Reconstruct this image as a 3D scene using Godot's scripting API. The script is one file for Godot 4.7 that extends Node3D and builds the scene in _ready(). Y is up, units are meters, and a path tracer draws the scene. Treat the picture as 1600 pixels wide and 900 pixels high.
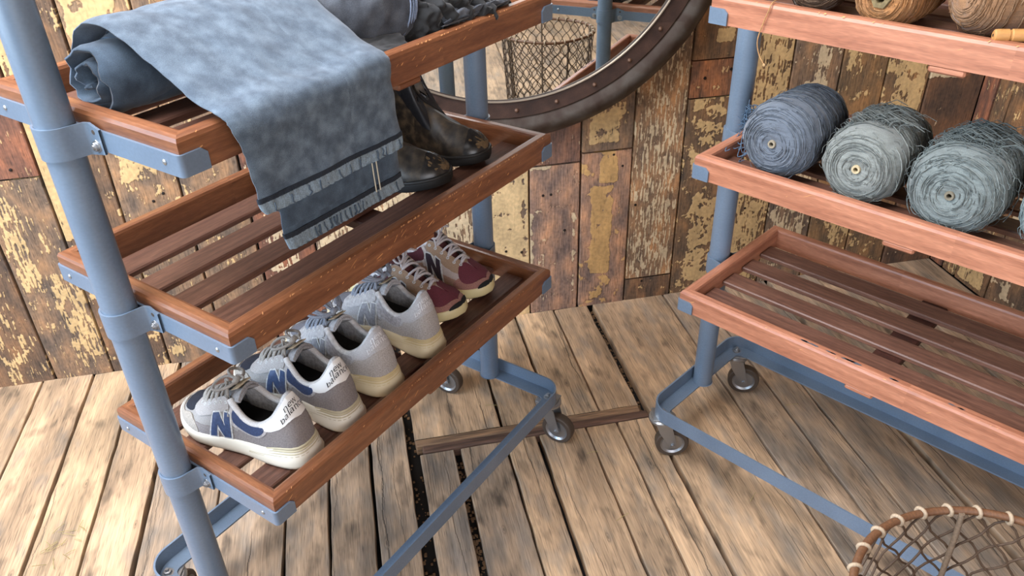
extends Node3D

# ---------------------------------------------------------------- camera, sky, light
func setup_view():
	var cam := Camera3D.new()
	cam.name = "camera"
	var pt := 0.5734
	var ya := 0.1927
	var ro := -0.0277
	var fw := Vector3(sin(ya) * cos(pt), -sin(pt), -cos(ya) * cos(pt))
	var r := Vector3(cos(ya), 0, sin(ya))
	var u := r.cross(fw)
	cam.transform = Transform3D(Basis(r * cos(ro) + u * sin(ro), u * cos(ro) - r * sin(ro), -fw), Vector3(0, 1.5125, 2.1328))
	cam.fov = rad_to_deg(2.0 * atan(450.0 / 1243.45))
	cam.near = 0.05
	cam.far = 60.0
	add_child(cam)
	cam.current = true
	var env := Environment.new()
	env.background_mode = Environment.BG_SKY
	var sky := Sky.new()
	var sm := ProceduralSkyMaterial.new()
	sm.sky_top_color = Color(0.55, 0.72, 1.0)
	sm.sky_horizon_color = Color(0.86, 0.93, 1.0)
	sm.ground_bottom_color = Color(0.45, 0.43, 0.4)
	sm.ground_horizon_color = Color(0.6, 0.58, 0.55)
	sm.sky_energy_multiplier = SKY
	sm.ground_energy_multiplier = SKY
	sky.sky_material = sm
	env.sky = sky
	env.tonemap_mode = Environment.TONE_MAPPER_LINEAR
	env.tonemap_exposure = EXPO
	env.sdfgi_enabled = true
	env.ssao_enabled = true
	env.ssil_enabled = true
	var we := WorldEnvironment.new()
	we.name = "environment"
	we.environment = env
	add_child(we)
	# daylight that comes in through the openings of the room
	sky_panel("daylight_side", Vector3(-2.62, 1.65, 1.85), Vector3(1.0, -0.42, -0.22), Vector2(2.6, 1.7), E_SIDE, Color(0.84, 0.93, 1.0))
	sky_panel("daylight_front", Vector3(0.4, 1.9, 4.55), Vector3(0.0, -0.25, -1.0), Vector2(2.6, 1.4), E_FRONT, Color(1.0, 0.94, 0.86))
	sky_panel("daylight_roof", Vector3(-.9, 2.82, 1.2), Vector3(0.25, -1.0, -0.01), Vector2(1.5, 1.5), E_ROOF, Color(1.0, 0.98, 0.96))

const SKY := 1.6
const EXPO := 1.12
const E_SIDE := 11.5
const E_FRONT := 5.8
const E_ROOF := 13.8

func sky_panel(called: String, at: Vector3, towards: Vector3, size: Vector2, energy: float, col: Color):
	var l := AreaLight3D.new()
	l.name = called
	l.area_size = size
	l.area_range = 14.0
	l.area_attenuation = 2.0
	l.light_energy = energy
	l.light_color = col
	l.shadow_enabled = true
	l.position = at
	add_child(l)
	l.look_at_from_position(at, at + towards, Vector3(0, 1, 0.001))

# ---------------------------------------------------------------- mesh builder
class MB:
	var v := PackedVector3Array()
	var t := PackedVector2Array()
	var c := PackedColorArray()
	var i := PackedInt32Array()
	var tint := Color.WHITE
	func p(at: Vector3, uv := Vector2.ZERO) -> int:
		v.append(at)
		t.append(uv)
		c.append(tint)
		return v.size() - 1
	func tri(a: int, b: int, d: int):
		i.append(a)
		i.append(b)
		i.append(d)
	func quad(a: int, b: int, d: int, e: int):
		i.append(a); i.append(b); i.append(d)
		i.append(a); i.append(d); i.append(e)
	func face(a: Vector3, b: Vector3, d: Vector3, e: Vector3, ua := Vector2(0, 0), ub := Vector2(1, 0), ud := Vector2(1, 1), ue := Vector2(0, 1)):
		quad(p(a, ua), p(b, ub), p(d, ud), p(e, ue))
	# a triangle whose front looks along way
	func tri_to(a: int, b: int, d: int, way: Vector3):
		if (v[d] - v[a]).cross(v[b] - v[a]).dot(way) < 0.0:
			tri(a, d, b)
		else:
			tri(a, b, d)
	func face_to(q: Array, way: Vector3, uv := []):
		var b := v.size()
		for k in 4:
			p(q[k], uv[k] if uv else Vector2(k == 1 or k == 2, k > 1))
		tri_to(b, b + 1, b + 2, way)
		tri_to(b, b + 2, b + 3, way)
	func flip_from(at: int):
		for k in range(at, i.size(), 3):
			var x := i[k]
			i[k] = i[k + 1]
			i[k + 1] = x
	# way: null = outwards from the middle of the closed shape, Vector3 = faces look that way
	func orient(at: int, way = null):
		var s := 0.0
		if way is Vector3:
			for k in range(at, i.size(), 3):
				s += (v[i[k + 1]] - v[i[k]]).cross(v[i[k + 2]] - v[i[k]]).dot(way)
		else:
			var o := Vector3.ZERO
			var m := 0
			for k in range(at, i.size(), 3):
				o += v[i[k]]
				m += 1
			o /= maxf(m, 1)
			for k in range(at, i.size(), 3):
				s += (v[i[k]] - o).dot((v[i[k + 1]] - o).cross(v[i[k + 2]] - o))
		if s > 0.0:
			flip_from(at)
	func mesh(colors := false) -> ArrayMesh:
		var n := PackedVector3Array()
		n.resize(v.size())
		for k in range(0, i.size(), 3):
			var f := (v[i[k + 2]] - v[i[k]]).cross(v[i[k + 1]] - v[i[k]])
			n[i[k]] += f
			n[i[k + 1]] += f
			n[i[k + 2]] += f
		for k in n.size():
			n[k] = n[k].normalized() if n[k].length_squared() > 1e-24 else Vector3.UP
		var a := []
		a.resize(Mesh.ARRAY_MAX)
		a[Mesh.ARRAY_VERTEX] = v
		a[Mesh.ARRAY_NORMAL] = n
		a[Mesh.ARRAY_TEX_UV] = t
		if colors:
			a[Mesh.ARRAY_COLOR] = c
		a[Mesh.ARRAY_INDEX] = i
		var m := ArrayMesh.new()
		m.add_surface_from_arrays(Mesh.PRIMITIVE_TRIANGLES, a)
		return m
	# grid of points, rows of equal length; smooth
	func grid(rows: Array, close_u := false, close_v := false, su := 1.0, sv := 1.0, way = null, keep := false):
		var base := v.size()
		var start := i.size()
		var nr := rows.size()
		var nc: int = rows[0].size()
		for r in nr:
			for k in nc:
				p(rows[r][k], Vector2(su * k / maxf(1, nc - 1), sv * r / maxf(1, nr - 1)))
		for r in (nr if close_v else nr - 1):
			for k in (nc if close_u else nc - 1):
				var r2 := (r + 1) % nr
				var k2 := (k + 1) % nc
				quad(base + r * nc + k, base + r * nc + k2, base + r2 * nc + k2, base + r2 * nc + k)
		if not keep:
			orient(start, way)
	func fan(ring: Array, way: Vector3):
		var o := Vector3.ZERO
		for q in ring:
			o += q
		o /= ring.size()
		var ci := p(o, Vector2(.5, .5))
		var b := v.size()
		for k in ring.size():
			p(ring[k], Vector2(.5 + .5 * cos(TAU * k / ring.size()), .5 + .5 * sin(TAU * k / ring.size())))
		for k in ring.size():
			tri_to(ci, b + k, b + (k + 1) % ring.size(), way)
	# tube along points
	func tube(path: Array, rad, n := 6, closed := false, caps := true):
		var rows := []
		var m := path.size()
		var up := Vector3(0.31, 0.9, 0.21)
		var d0: Vector3 = path[1] - path[0]
		if absf(d0.normalized().dot(up.normalized())) > .9:
			up = Vector3(1, 0, 0.1)
		var x := d0.cross(up).normalized()
		for k in m:
			var d: Vector3
			if closed:
				d = path[(k + 1) % m] - path[(k - 1 + m) % m]
			else:
				d = path[mini(k + 1, m - 1)] - path[maxi(k - 1, 0)]
			d = d.normalized()
			x = (x - d * x.dot(d)).normalized()
			var y := d.cross(x)
			var rr: float = rad[k] if rad is Array or rad is PackedFloat32Array else rad
			var row := []
			for j in n:
				var a := TAU * j / n
				row.append(path[k] + (x * cos(a) + y * sin(a)) * rr)
			rows.append(row)
		var start := i.size()
		grid(rows, true, closed, 1.0, 1.0, null, true)
		var f := (v[i[start + 2]] - v[i[start]]).cross(v[i[start + 1]] - v[i[start]])
		if f.dot(rows[0][0] - path[0]) < 0.0:
			flip_from(start)
		if caps and not closed:
			fan(rows[0], path[0] - path[1])
			fan(rows[m - 1], path[m - 1] - path[m - 2])
	# ring of [radius, height] round the y axis; the profile runs so that its outside is on its left when fill is set otherwise
	func lathe(prof: Array, n := 24, turn := Transform3D.IDENTITY, smooth := false):
		var start := i.size()
		var sets := [prof] if smooth else []
		if not smooth:
			for k in prof.size() - 1:
				sets.append([prof[k], prof[k + 1]])
		for s in sets:
			var rows := []
			for q in s:
				var row := []
				for j in n + 1:
					var a := TAU * j / n
					row.append(turn * Vector3(q[0] * cos(a), q[1], q[0] * sin(a)))
				rows.append(row)
			grid(rows, false, false, 1.0, 1.0, null, true)
		orient(start)
	# box with chamfered edges
	func box(a: Vector3, b: Vector3, ch := 0.002, turn := Transform3D.IDENTITY):
		var o := (a + b) * .5
		var h := (b - a).abs() * .5
		ch = minf(ch, minf(h.x, minf(h.y, h.z)) * .9)
		var axes := [Vector3(1, 0, 0), Vector3(0, 1, 0), Vector3(0, 0, 1)]
		for ax in 3:
			var n: Vector3 = axes[ax]
			var e: Vector3 = axes[(ax + 1) % 3]
			var f: Vector3 = axes[(ax + 2) % 3]
			var he := h[(ax + 1) % 3]
			var hf := h[(ax + 2) % 3]
			for s in [-1.0, 1.0]:
				var q := []
				for k in [[-1, -1], [1, -1], [1, 1], [-1, 1]]:
					q.append(turn * (o + n * s * h[ax] + e * k[0] * (he - ch) + f * k[1] * (hf - ch)))
				face_to(q, turn.basis * (n * s))
			if ch > 0.0:
				for s1 in [-1.0, 1.0]:
					for s2 in [-1.0, 1.0]:
						var q := []
						for k in [[0, -1], [0, 1], [1, 1], [1, -1]]:
							var pe := he if k[0] == 0 else he - ch
							var pf := hf - ch if k[0] == 0 else hf
							q.append(turn * (o + e * s1 * pe + f * s2 * pf + n * k[1] * (h[ax] - ch)))
						face_to(q, turn.basis * (e * s1 + f * s2))
		if ch > 0.0:
			for sx in [-1.0, 1.0]:
				for sy in [-1.0, 1.0]:
					for sz in [-1.0, 1.0]:
						var c0 := turn * (o + Vector3(sx * h.x, sy * (h.y - ch), sz * (h.z - ch)))
						var c1 := turn * (o + Vector3(sx * (h.x - ch), sy * h.y, sz * (h.z - ch)))
						var c2 := turn * (o + Vector3(sx * (h.x - ch), sy * (h.y - ch), sz * h.z))
						tri_to(p(c0), p(c1), p(c2), turn.basis * Vector3(sx, sy, sz))
	# flat polygon (x, y) pushed through depth along z
	func prism(poly: PackedVector2Array, z0: float, z1: float, turn := Transform3D.IDENTITY):
		var ids := Geometry2D.triangulate_polygon(poly)
		for s in [z0, z1]:
			var b := v.size()
			for q in poly:
				p(turn * Vector3(q.x, q.y, s), q)
			for k in range(0, ids.size(), 3):
				tri_to(b + ids[k], b + ids[k + 1], b + ids[k + 2], turn.basis * Vector3(0, 0, signf(s - (z0 + z1) * .5)))
		var m := poly.size()
		var area := 0.0
		for k in m:
			area += poly[k].cross(poly[(k + 1) % m])
		for k in m:
			var a := poly[k]
			var d := poly[(k + 1) % m]
			var q := [turn * Vector3(a.x, a.y, z0), turn * Vector3(d.x, d.y, z0), turn * Vector3(d.x, d.y, z1), turn * Vector3(a.x, a.y, z1)]
			face_to(q, turn.basis * (Vector3(d.y - a.y, a.x - d.x, 0) * (1.0 if area > 0 else -1.0)))

# ---------------------------------------------------------------- naming
var taken := {}
func numbered(called: String) -> String:
	var k: int = taken.get(called, 0)
	taken[called] = k + 1
	return called if k == 0 else "%s_%03d" % [called, k]

func put(called: String, mesh: Mesh, mat: Material, parent: Node = self, at := Transform3D.IDENTITY) -> MeshInstance3D:
	var o := MeshInstance3D.new()
	if parent == self:
		o.name = numbered(called)
	else:
		var n := called
		var k := 0
		while parent.has_node(NodePath(n)):
			k += 1
			n = "%s_%03d" % [called, k]
		o.name = n
	o.mesh = mesh
	o.material_override = mat
	o.transform = at
	parent.add_child(o, true)
	return o

func thing(called: String, label: String, category: String, at := Transform3D.IDENTITY, group := "") -> Node3D:
	var o := Node3D.new()
	o.name = numbered(called)
	o.transform = at
	add_child(o, true)
	tag(o, label, category, group)
	return o

func tag(o: Node, label: String, category: String, group := ""):
	o.set_meta("label", label)
	o.set_meta("category", category)
	if group:
		o.set_meta("group", group)

func structure(o: Node, label := "", category := ""):
	o.set_meta("kind", "structure")
	if label:
		o.set_meta("label", label)
		o.set_meta("category", category)

func box_mesh(a: Vector3, b: Vector3, ch := 0.002) -> ArrayMesh:
	var m := MB.new()
	m.box(a, b, ch)
	return m.mesh()

# ---------------------------------------------------------------- noise and materials
func noise_data(w: int, h: int, gw: int, gh: int, sd: int, freq: float, oct := 3, kind := FastNoiseLite.TYPE_SIMPLEX_SMOOTH) -> PackedByteArray:
	var n := FastNoiseLite.new()
	n.seed = sd
	n.frequency = freq
	n.noise_type = kind
	n.fractal_octaves = oct
	var im := n.get_image(gw, gh, false, false, true)
	if im.get_format() != Image.FORMAT_L8:
		im.convert(Image.FORMAT_L8)
	if gw != w or gh != h:
		im.resize(w, h, Image.INTERPOLATE_CUBIC)
	return im.get_data()

func mat(col: Color, rough := 0.7, metal := 0.0, tex: Texture2D = null, scale := Vector3.ONE, bump := 0.0) -> StandardMaterial3D:
	var m := StandardMaterial3D.new()
	m.albedo_color = col
	m.roughness = rough
	m.metallic = metal
	if tex:
		m.albedo_texture = tex
		m.uv1_triplanar = true
		m.uv1_scale = scale
		if bump != 0.0:
			m.heightmap_enabled = true
			m.heightmap_texture = tex
			m.heightmap_scale = bump
	return m

func rgb8(w: int, h: int, data: PackedByteArray) -> ImageTexture:
	return ImageTexture.create_from_image(Image.create_from_data(w, h, false, Image.FORMAT_RGB8, data))

# two-colour texture from stretched noise
func blend_tex(w: int, h: int, sd: int, a: Color, b: Color, gw: int, gh: int, freq: float, oct := 4, fine := 0.15, fgw := 0, fgh := 0, contrast := 1.0) -> ImageTexture:
	var g := noise_data(w, h, gw, gh, sd, freq, oct)
	var f := noise_data(w, h, fgw if fgw else w, fgh if fgh else h, sd + 7, 0.35, 2)
	var out := PackedByteArray()
	out.resize(w * h * 3)
	var ar := a.r * 255.0
	var ag := a.g * 255.0
	var ab := a.b * 255.0
	var dr := (b.r - a.r) * 255.0
	var dg := (b.g - a.g) * 255.0
	var db := (b.b - a.b) * 255.0
	for k in w * h:
		var x := clampf((g[k] / 255.0 - .5) * contrast + .5, 0.0, 1.0)
		var s := 1.0 + (f[k] / 255.0 - .5) * 2.0 * fine
		out[k * 3] = clampi(int((ar + dr * x) * s), 0, 255)
		out[k * 3 + 1] = clampi(int((ag + dg * x) * s), 0, 255)
		out[k * 3 + 2] = clampi(int((ab + db * x) * s), 0, 255)
	return rgb8(w, h, out)
# ---------------------------------------------------------------- the room
const BROWN := Color(0.44, 0.35, 0.27)
const CREAM := Color(0.79, 0.66, 0.46)

# old plank under flaking paint. marks: [x0, x1, y0, y1, cover] as shares of the plank, y from its foot; scrape: how streaky the paint left is
func painted_plank(sd: int, hgt: float, wood: Color, paint: Color, cover: float, marks: Array, scrape := 0.35, fleck := 0.45) -> StandardMaterial3D:
	var w := 112
	var h := clampi(int(hgt * 720.0), 24, 1000)
	var low := Image.create(14, maxi(4, h / 8), false, Image.FORMAT_L8)
	low.fill(Color(cover, cover, cover))
	var lh := low.get_height()
	for q in marks:
		var c: float = q[4]
		low.fill_rect(Rect2i(int(q[0] * 14), int((1.0 - q[3]) * lh), maxi(1, int((q[1] - q[0]) * 14)), maxi(1, int((q[3] - q[2]) * lh))), Color(c, c, c))
	low.resize(w, h, Image.INTERPOLATE_CUBIC)
	var cov := low.get_data()
	var big := noise_data(w, h, w, h, sd, 0.022, 4)
	var flk := noise_data(w, h, w, h, sd + 3, 0.09, 3)
	var strk := noise_data(w, h, w, maxi(4, h / 7), sd + 5, 0.15, 3)
	var grain := noise_data(w, h, w, maxi(4, h / 30), sd + 9, 0.16, 3)
	var tone := noise_data(w, h, w, maxi(4, h / 2), sd + 11, 0.018, 4)
	var fib := noise_data(w, h, w, maxi(4, h / 12), sd + 13, 0.42, 2)
	var out := PackedByteArray()
	out.resize(w * h * 3)
	var wr := wood.r * 255.0
	var wg := wood.g * 255.0
	var wb := wood.b * 255.0
	var pr := paint.r * 255.0
	var pg := paint.g * 255.0
	var pb := paint.b * 255.0
	var bw := 1.5 * (1.0 - .65 * scrape)
	for k in w * h:
		var m := cov[k] / 255.0 * 1.06 - .05 + (big[k] / 255.0 - .5) * bw + (flk[k] / 255.0 - .5) * fleck * .8 + (strk[k] / 255.0 - .5) * scrape * 2.0
		var g := grain[k] / 255.0
		var tn := tone[k] / 255.0
		var e := clampf((m - .47) * 12.0, 0.0, 1.0)
		var s := 1.1 + 0.22 * (g - .5) + (tn - .5) * .55 + (fib[k] / 255.0 - .5) * .3 + (flk[k] / 255.0 - .5) * .22
		if fib[k] < 60:
			s -= (60 - fib[k]) * .006
		var r0 := wr * s * (1.0 + (tn - .5) * .12)
		var g0 := wg * s
		var b0 := wb * s * (1.0 - (tn - .5) * .2)
		var d := 0.86 + .16 * tn + (flk[k] / 255.0 - .5) * .16 - (0.55 if strk[k] < 52 else 0.0) * scrape
		if m > .44 and m < .50:
			d *= 1.07
		if m > .36 and m < .45:
			r0 *= .84
			g0 *= .83
			b0 *= .82
		out[k * 3] = clampi(int(r0 + (pr * d - r0) * e), 0, 255)
		out[k * 3 + 1] = clampi(int(g0 + (pg * d - g0) * e), 0, 255)
		out[k * 3 + 2] = clampi(int(b0 + (pb * d - b0) * e), 0, 255)
	var t := rgb8(w, h, out)
	var mt := StandardMaterial3D.new()
	mt.albedo_texture = t
	mt.roughness = 0.82
	mt.heightmap_enabled = true
	mt.heightmap_texture = t
	mt.heightmap_scale = 0.35
	return mt

# plank standing in the xy plane, front at z = 0, ragged long edges
func upright_plank(w: float, h: float, sd: int, thick := 0.02) -> ArrayMesh:
	var rng := RandomNumberGenerator.new()
	rng.seed = sd
	var m := MB.new()
	var n := maxi(2, int(h / 0.12))
	var prof := [[0.0, -thick], [0.0, -0.002], [0.0025, 0.0], [1.0, 0.0], [1.0, -0.002], [1.0, -thick]]
	var rows := []
	var warp := rng.randf_range(-.0012, .0012)
	for k in n + 1:
		var y := h * k / n
		var jl := rng.randf_range(0.0, .0022)
		var jr := rng.randf_range(0.0, .0022)
		var z := warp * sin(y * 5.0 + sd)
		rows.append([Vector3(jl, y, -thick), Vector3(jl, y, z - .0025), Vector3(jl + .003, y, z), Vector3(w * .5, y, z + .0006), Vector3(w - jr - .003, y, z), Vector3(w - jr, y, z - .0025), Vector3(w - jr, y, -thick)])
	var st := m.i.size()
	m.grid(rows, false, false, 1.0, 1.0, Vector3(0, 0, 1))
	for k in m.v.size():
		m.t[k] = Vector2(m.v[k].x / w, 1.0 - m.v[k].y / h)
	for r in [rows[0], rows[n]]:
		m.face_to([r[1], r[5], r[6], r[0]], Vector3(0, -1 if r == rows[0] else 1, 0), [Vector2(0, .5), Vector2(1, .5), Vector2(1, .52), Vector2(0, .52)])
	return m.mesh()

func wall_planks():
	var back := put("wall_back", box_mesh(Vector3(-3.0, -0.12, -0.12), Vector3(2.1, 2.9, -0.021), 0), mat(Color(0.045, 0.035, 0.028), 0.95))
	structure(back, "wall of upright reclaimed planks with flaking cream paint", "wall")
	var P := 0.163
	var dk := Color(0.38, 0.29, 0.215)
	var br := BROWN
	var gy := Color(0.52, 0.405, 0.33)
	var rd := Color(0.42, 0.275, 0.205)
	var pale := Color(0.8, 0.71, 0.57)
	# [x0, x1, y0, y1, wood, paint, cover, marks, scrape, fleck]
	var L := [
		[-1.165, -1.003, 0, 2.6, dk, CREAM, .16, [[.3, .8, .0, .12, .45]], .6, .4],
		[-0.999, -.838, 0, .652, Color(.42, .335, .26), CREAM, .1, [[.5, 1, .1, .55, .66], [.1, .5, .45, .92, .62], [.0, .35, .0, .4, .05], [.3, .8, .0, .1, .1]], .75, .5],
		[-0.999, -.838, .656, 2.6, rd, CREAM, .02, [[.55, 1, .02, .1, .1]], .5, .3],
		[-.835, -.671, 0, 2.6, dk, CREAM, .22, [[.05, .42, .17, .33, .95], [.1, .5, .1, .17, .6], [.45, 1, .08, .30, .08], [.05, .75, .33, .42, .75]], .35, .5],
		[-.667, -.504, 0, .9, br, CREAM, .16, [[.15, .75, .66, .78, .64], [.1, .5, .0, .25, .4]], .4, .6],
		[-.667, -.504, .904, 2.6, Color(.5, .4, .3), CREAM, .93, [[.82, 1, .0, .3, .25], [0, .1, .03, .3, .25]], .1, .3],
		[-.501, -.338, 0, 2.6, br, CREAM, .15, [[.2, .7, .12, .2, .35]], .35, .5],
		[-.335, -.175, 0, 2.6, rd, pale, .12, [[.2, .8, .1, .3, .5]], .5, .5],
		[-.172, -.012, 0, 2.6, br, pale, .35, [[.2, .9, .05, .2, .7]], .7, .5],
		[-.009, .151, 0, 2.6, br, pale, .4, [[.2, .9, .05, .2, .7]], .7, .5],
		[.154, .313, 0, 2.6, br, pale, .62, [[.1, .9, .02, .2, .8]], .8, .4],
		[.316, .476, 0, 2.6, br, Color(.83, .71, .52), .97, [[.0, .3, .16, .2, .45], [.9, 1, .0, .2, .55], [.1, .6, .195, .215, .3]], .12, .5],
		[.479, .637, 0, .526, gy, pale, .03, [[.05, .5, .97, 1.0, .9], [0, .06, .1, .7, .75], [.9, 1.0, .1, .7, .55]], .2, .3],
		[.479, .637, .531, 2.6, Color(.42, .31, .255), pale, .02, [[.0, .1, .0, .02, .5]], .3, .3],
		[.640, .799, 0, .552, gy, Color(.76, .6, .38), .1, [[.28, .74, .2, .78, .98], [.4, .8, .78, .98, .85], [.2, .75, .0, .2, .55], [.05, .22, .8, .95, .35]], .15, .3],
		[.640, .799, .557, 2.6, br, CREAM, .15, [[.2, .8, .005, .08, .75], [.2, .5, .08, .1, .5], [.75, .95, .05, .075, .6]], .25, .5],
		[.802, .963, 0, .082, dk, CREAM, .05, [], .2, .3],
		[.802, .963, .086, 2.6, Color(.5, .385, .28), pale, .24, [[.25, .95, .06, .22, .46], [.1, .9, .0, .05, .5], [.25, .95, .22, .4, .34]], .95, .5],
		[.966, 1.118, 0, .688, Color(.4, .31, .225), CREAM, .3, [[.3, 1, .05, .52, .74], [0, .25, .1, .6, .08], [.2, .9, .62, 1.0, .56], [.55, 1, .5, .6, .2]], .15, .85],
		[.966, 1.118, .692, .802, Color(.46, .31, .215), CREAM, .0, [], .1, .2],
		[.966, 1.118, .806, 2.6, Color(.42, .315, .22), CREAM, .1, [[.45, .85, .02, .045, 1.0]], .2, .3],
		[1.121, 1.284, 0, 2.6, Color(.4, .3, .2), CREAM, .62, [[.0, .9, .0, .14, .72], [.0, 1, .2, .36, .7]], .55, .7],
		[1.288, 1.449, 0, 2.6, br, pale, .12, [[.3, .8, .22, .27, .95], [.55, .85, .27, .31, .7], [.1, .9, .02, .2, .62]], .5, .5],
		[1.453, 1.608, 0, 2.6, Color(.44, .335, .225), CREAM, .14, [[.1, .5, .27, .32, .6], [.5, 1.0, .0, .2, .62]], .3, .5],
		[1.612, 1.765, 0, 2.6, Color(.45, .34, .23), CREAM, .3, [[.25, 1, .2, .29, .8], [.2, .7, .0, .1, .2]], .25, .6],
		[1.769, 1.9665, 0, 2.6, Color(.33, .24, .175), pale, .06, [[.0, .7, .255, .28, .8]], .2, .4],
	]
	var x := -1.168
	while x > -2.9:   # the rest of the wall, left of the frame
		L.append([x - P + .003, x, 0, 2.6, [dk, br, gy][int(absf(x) * 10.0) % 3], CREAM, .3, [], .4, .5])
		x -= P
	var keep := {}
	var sd := 40
	for q in L:
		sd += 13
		var far: bool = q[0] < -1.3
		var key := "%d" % (int(absf(q[0]) * 10.0) % 3)
		var m: StandardMaterial3D
		if far and keep.has(key):
			m = keep[key]
		else:
			m = painted_plank(sd, minf(q[3] - q[2], 1.3), q[4], q[5], q[6], q[7] if q[3] - q[2] < 1.3 else stretch(q[7], (q[3] - q[2]) / 1.3), q[8], q[9])
			if far:
				keep[key] = m
			if q[3] - q[2] >= 1.3:
				m.uv1_scale = Vector3(1, (q[3] - q[2]) / 1.3, 1)
				m.uv1_offset = Vector3(0, 1.0 - (q[3] - q[2]) / 1.3, 0)
		put("plank", upright_plank(q[1] - q[0], q[3] - q[2], sd, .02), m, back, Transform3D(Basis.IDENTITY, Vector3(q[0], q[2], fposmod(sd * .37, 1.0) * .003)))
	# nails in the planks
	var ns := MB.new()
	var rng := RandomNumberGenerator.new()
	rng.seed = 5
	for q in [[.52, .43], [.545, .43], [.59, .30], [.74, .54], [.77, .5], [.82, .36], [.86, .07], [1.01, .75], [1.09, .77], [-.9, .68], [-.58, .55], [-.6, .5], [-.55, .57], [1.2, .3], [1.34, .7], [1.5, .6], [.4, .25], [.45, .24]]:
		ns.lathe([[0.0, .0045], [.004, .0035], [.005, .0]], 8, Transform3D(Basis(Vector3.RIGHT, PI / 2), Vector3(q[0], q[1], 0)))
	var nm := put("nail_heads", ns.mesh(), mat(Color(.13, .1, .085), .6, .5), back)
	nm.set_meta("kind", "stuff")

	var side := put("wall_right", box_mesh(Vector3(1.99, -0.12, -0.1), Vector3(2.1, 2.9, 4.9), 0), mat(Color(0.045, 0.035, 0.028), 0.95))
	structure(side, "right wall of reclaimed planks meeting the back wall in the corner", "wall")
	var R := [
		[0.0, .062, rd, CREAM, .05, [], .2, .3],
		[.066, .125, Color(.4, .3, .21), CREAM, .2, [[.5, 1, .0, .2, .5]], .4, .6],
		[.129, .275, Color(.4, .3, .21), CREAM, .2, [[.1, .9, .0, .16, .85], [.0, .6, .3, .6, .12], [.75, 1, .3, .6, .6]], .4, .7],
		[.279, .52, Color(.4, .31, .23), pale, .92, [[.0, 1, .0, .25, .2], [.25, .4, .02, .14, .9]], .3, .4],
	]
	var z := .524
	while z < 4.7:
		R.append([z, z + .2, [br, gy, dk][int(z * 10.0) % 3], CREAM, .3, [], .4, .5])
		z += .204
	keep = {}
	for q in R:
		sd += 11
		var key := "%d" % (int(q[0] * 10.0) % 3)
		var m: StandardMaterial3D
		if q[0] > .6 and keep.has(key):
			m = keep[key]
		else:
			m = painted_plank(sd, 1.2, q[2], q[3], q[4], q[5], q[6], q[7])
			m.uv1_scale = Vector3(1, 2.6 / 1.2, 1)
			m.uv1_offset = Vector3(0, 1.0 - 2.6 / 1.2, 0)
			if q[0] > .6:
				keep[key] = m
		# plank's own x runs away from the corner, its front looks into the room (-x)
		put("plank", upright_plank(q[1] - q[0], 2.6, sd, .02), m, side, Transform3D(Basis(Vector3(0, 0, 1), Vector3(0, 1, 0), Vector3(-1, 0, 0)), Vector3(1.967, 0, q[0])))

func stretch(marks: Array, k: float) -> Array:
	var out := []
	for q in marks:
		out.append([q[0], q[1], clampf(q[2] * k, 0, 1), clampf(q[3] * k, 0, 1), q[4]])
	return out

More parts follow.
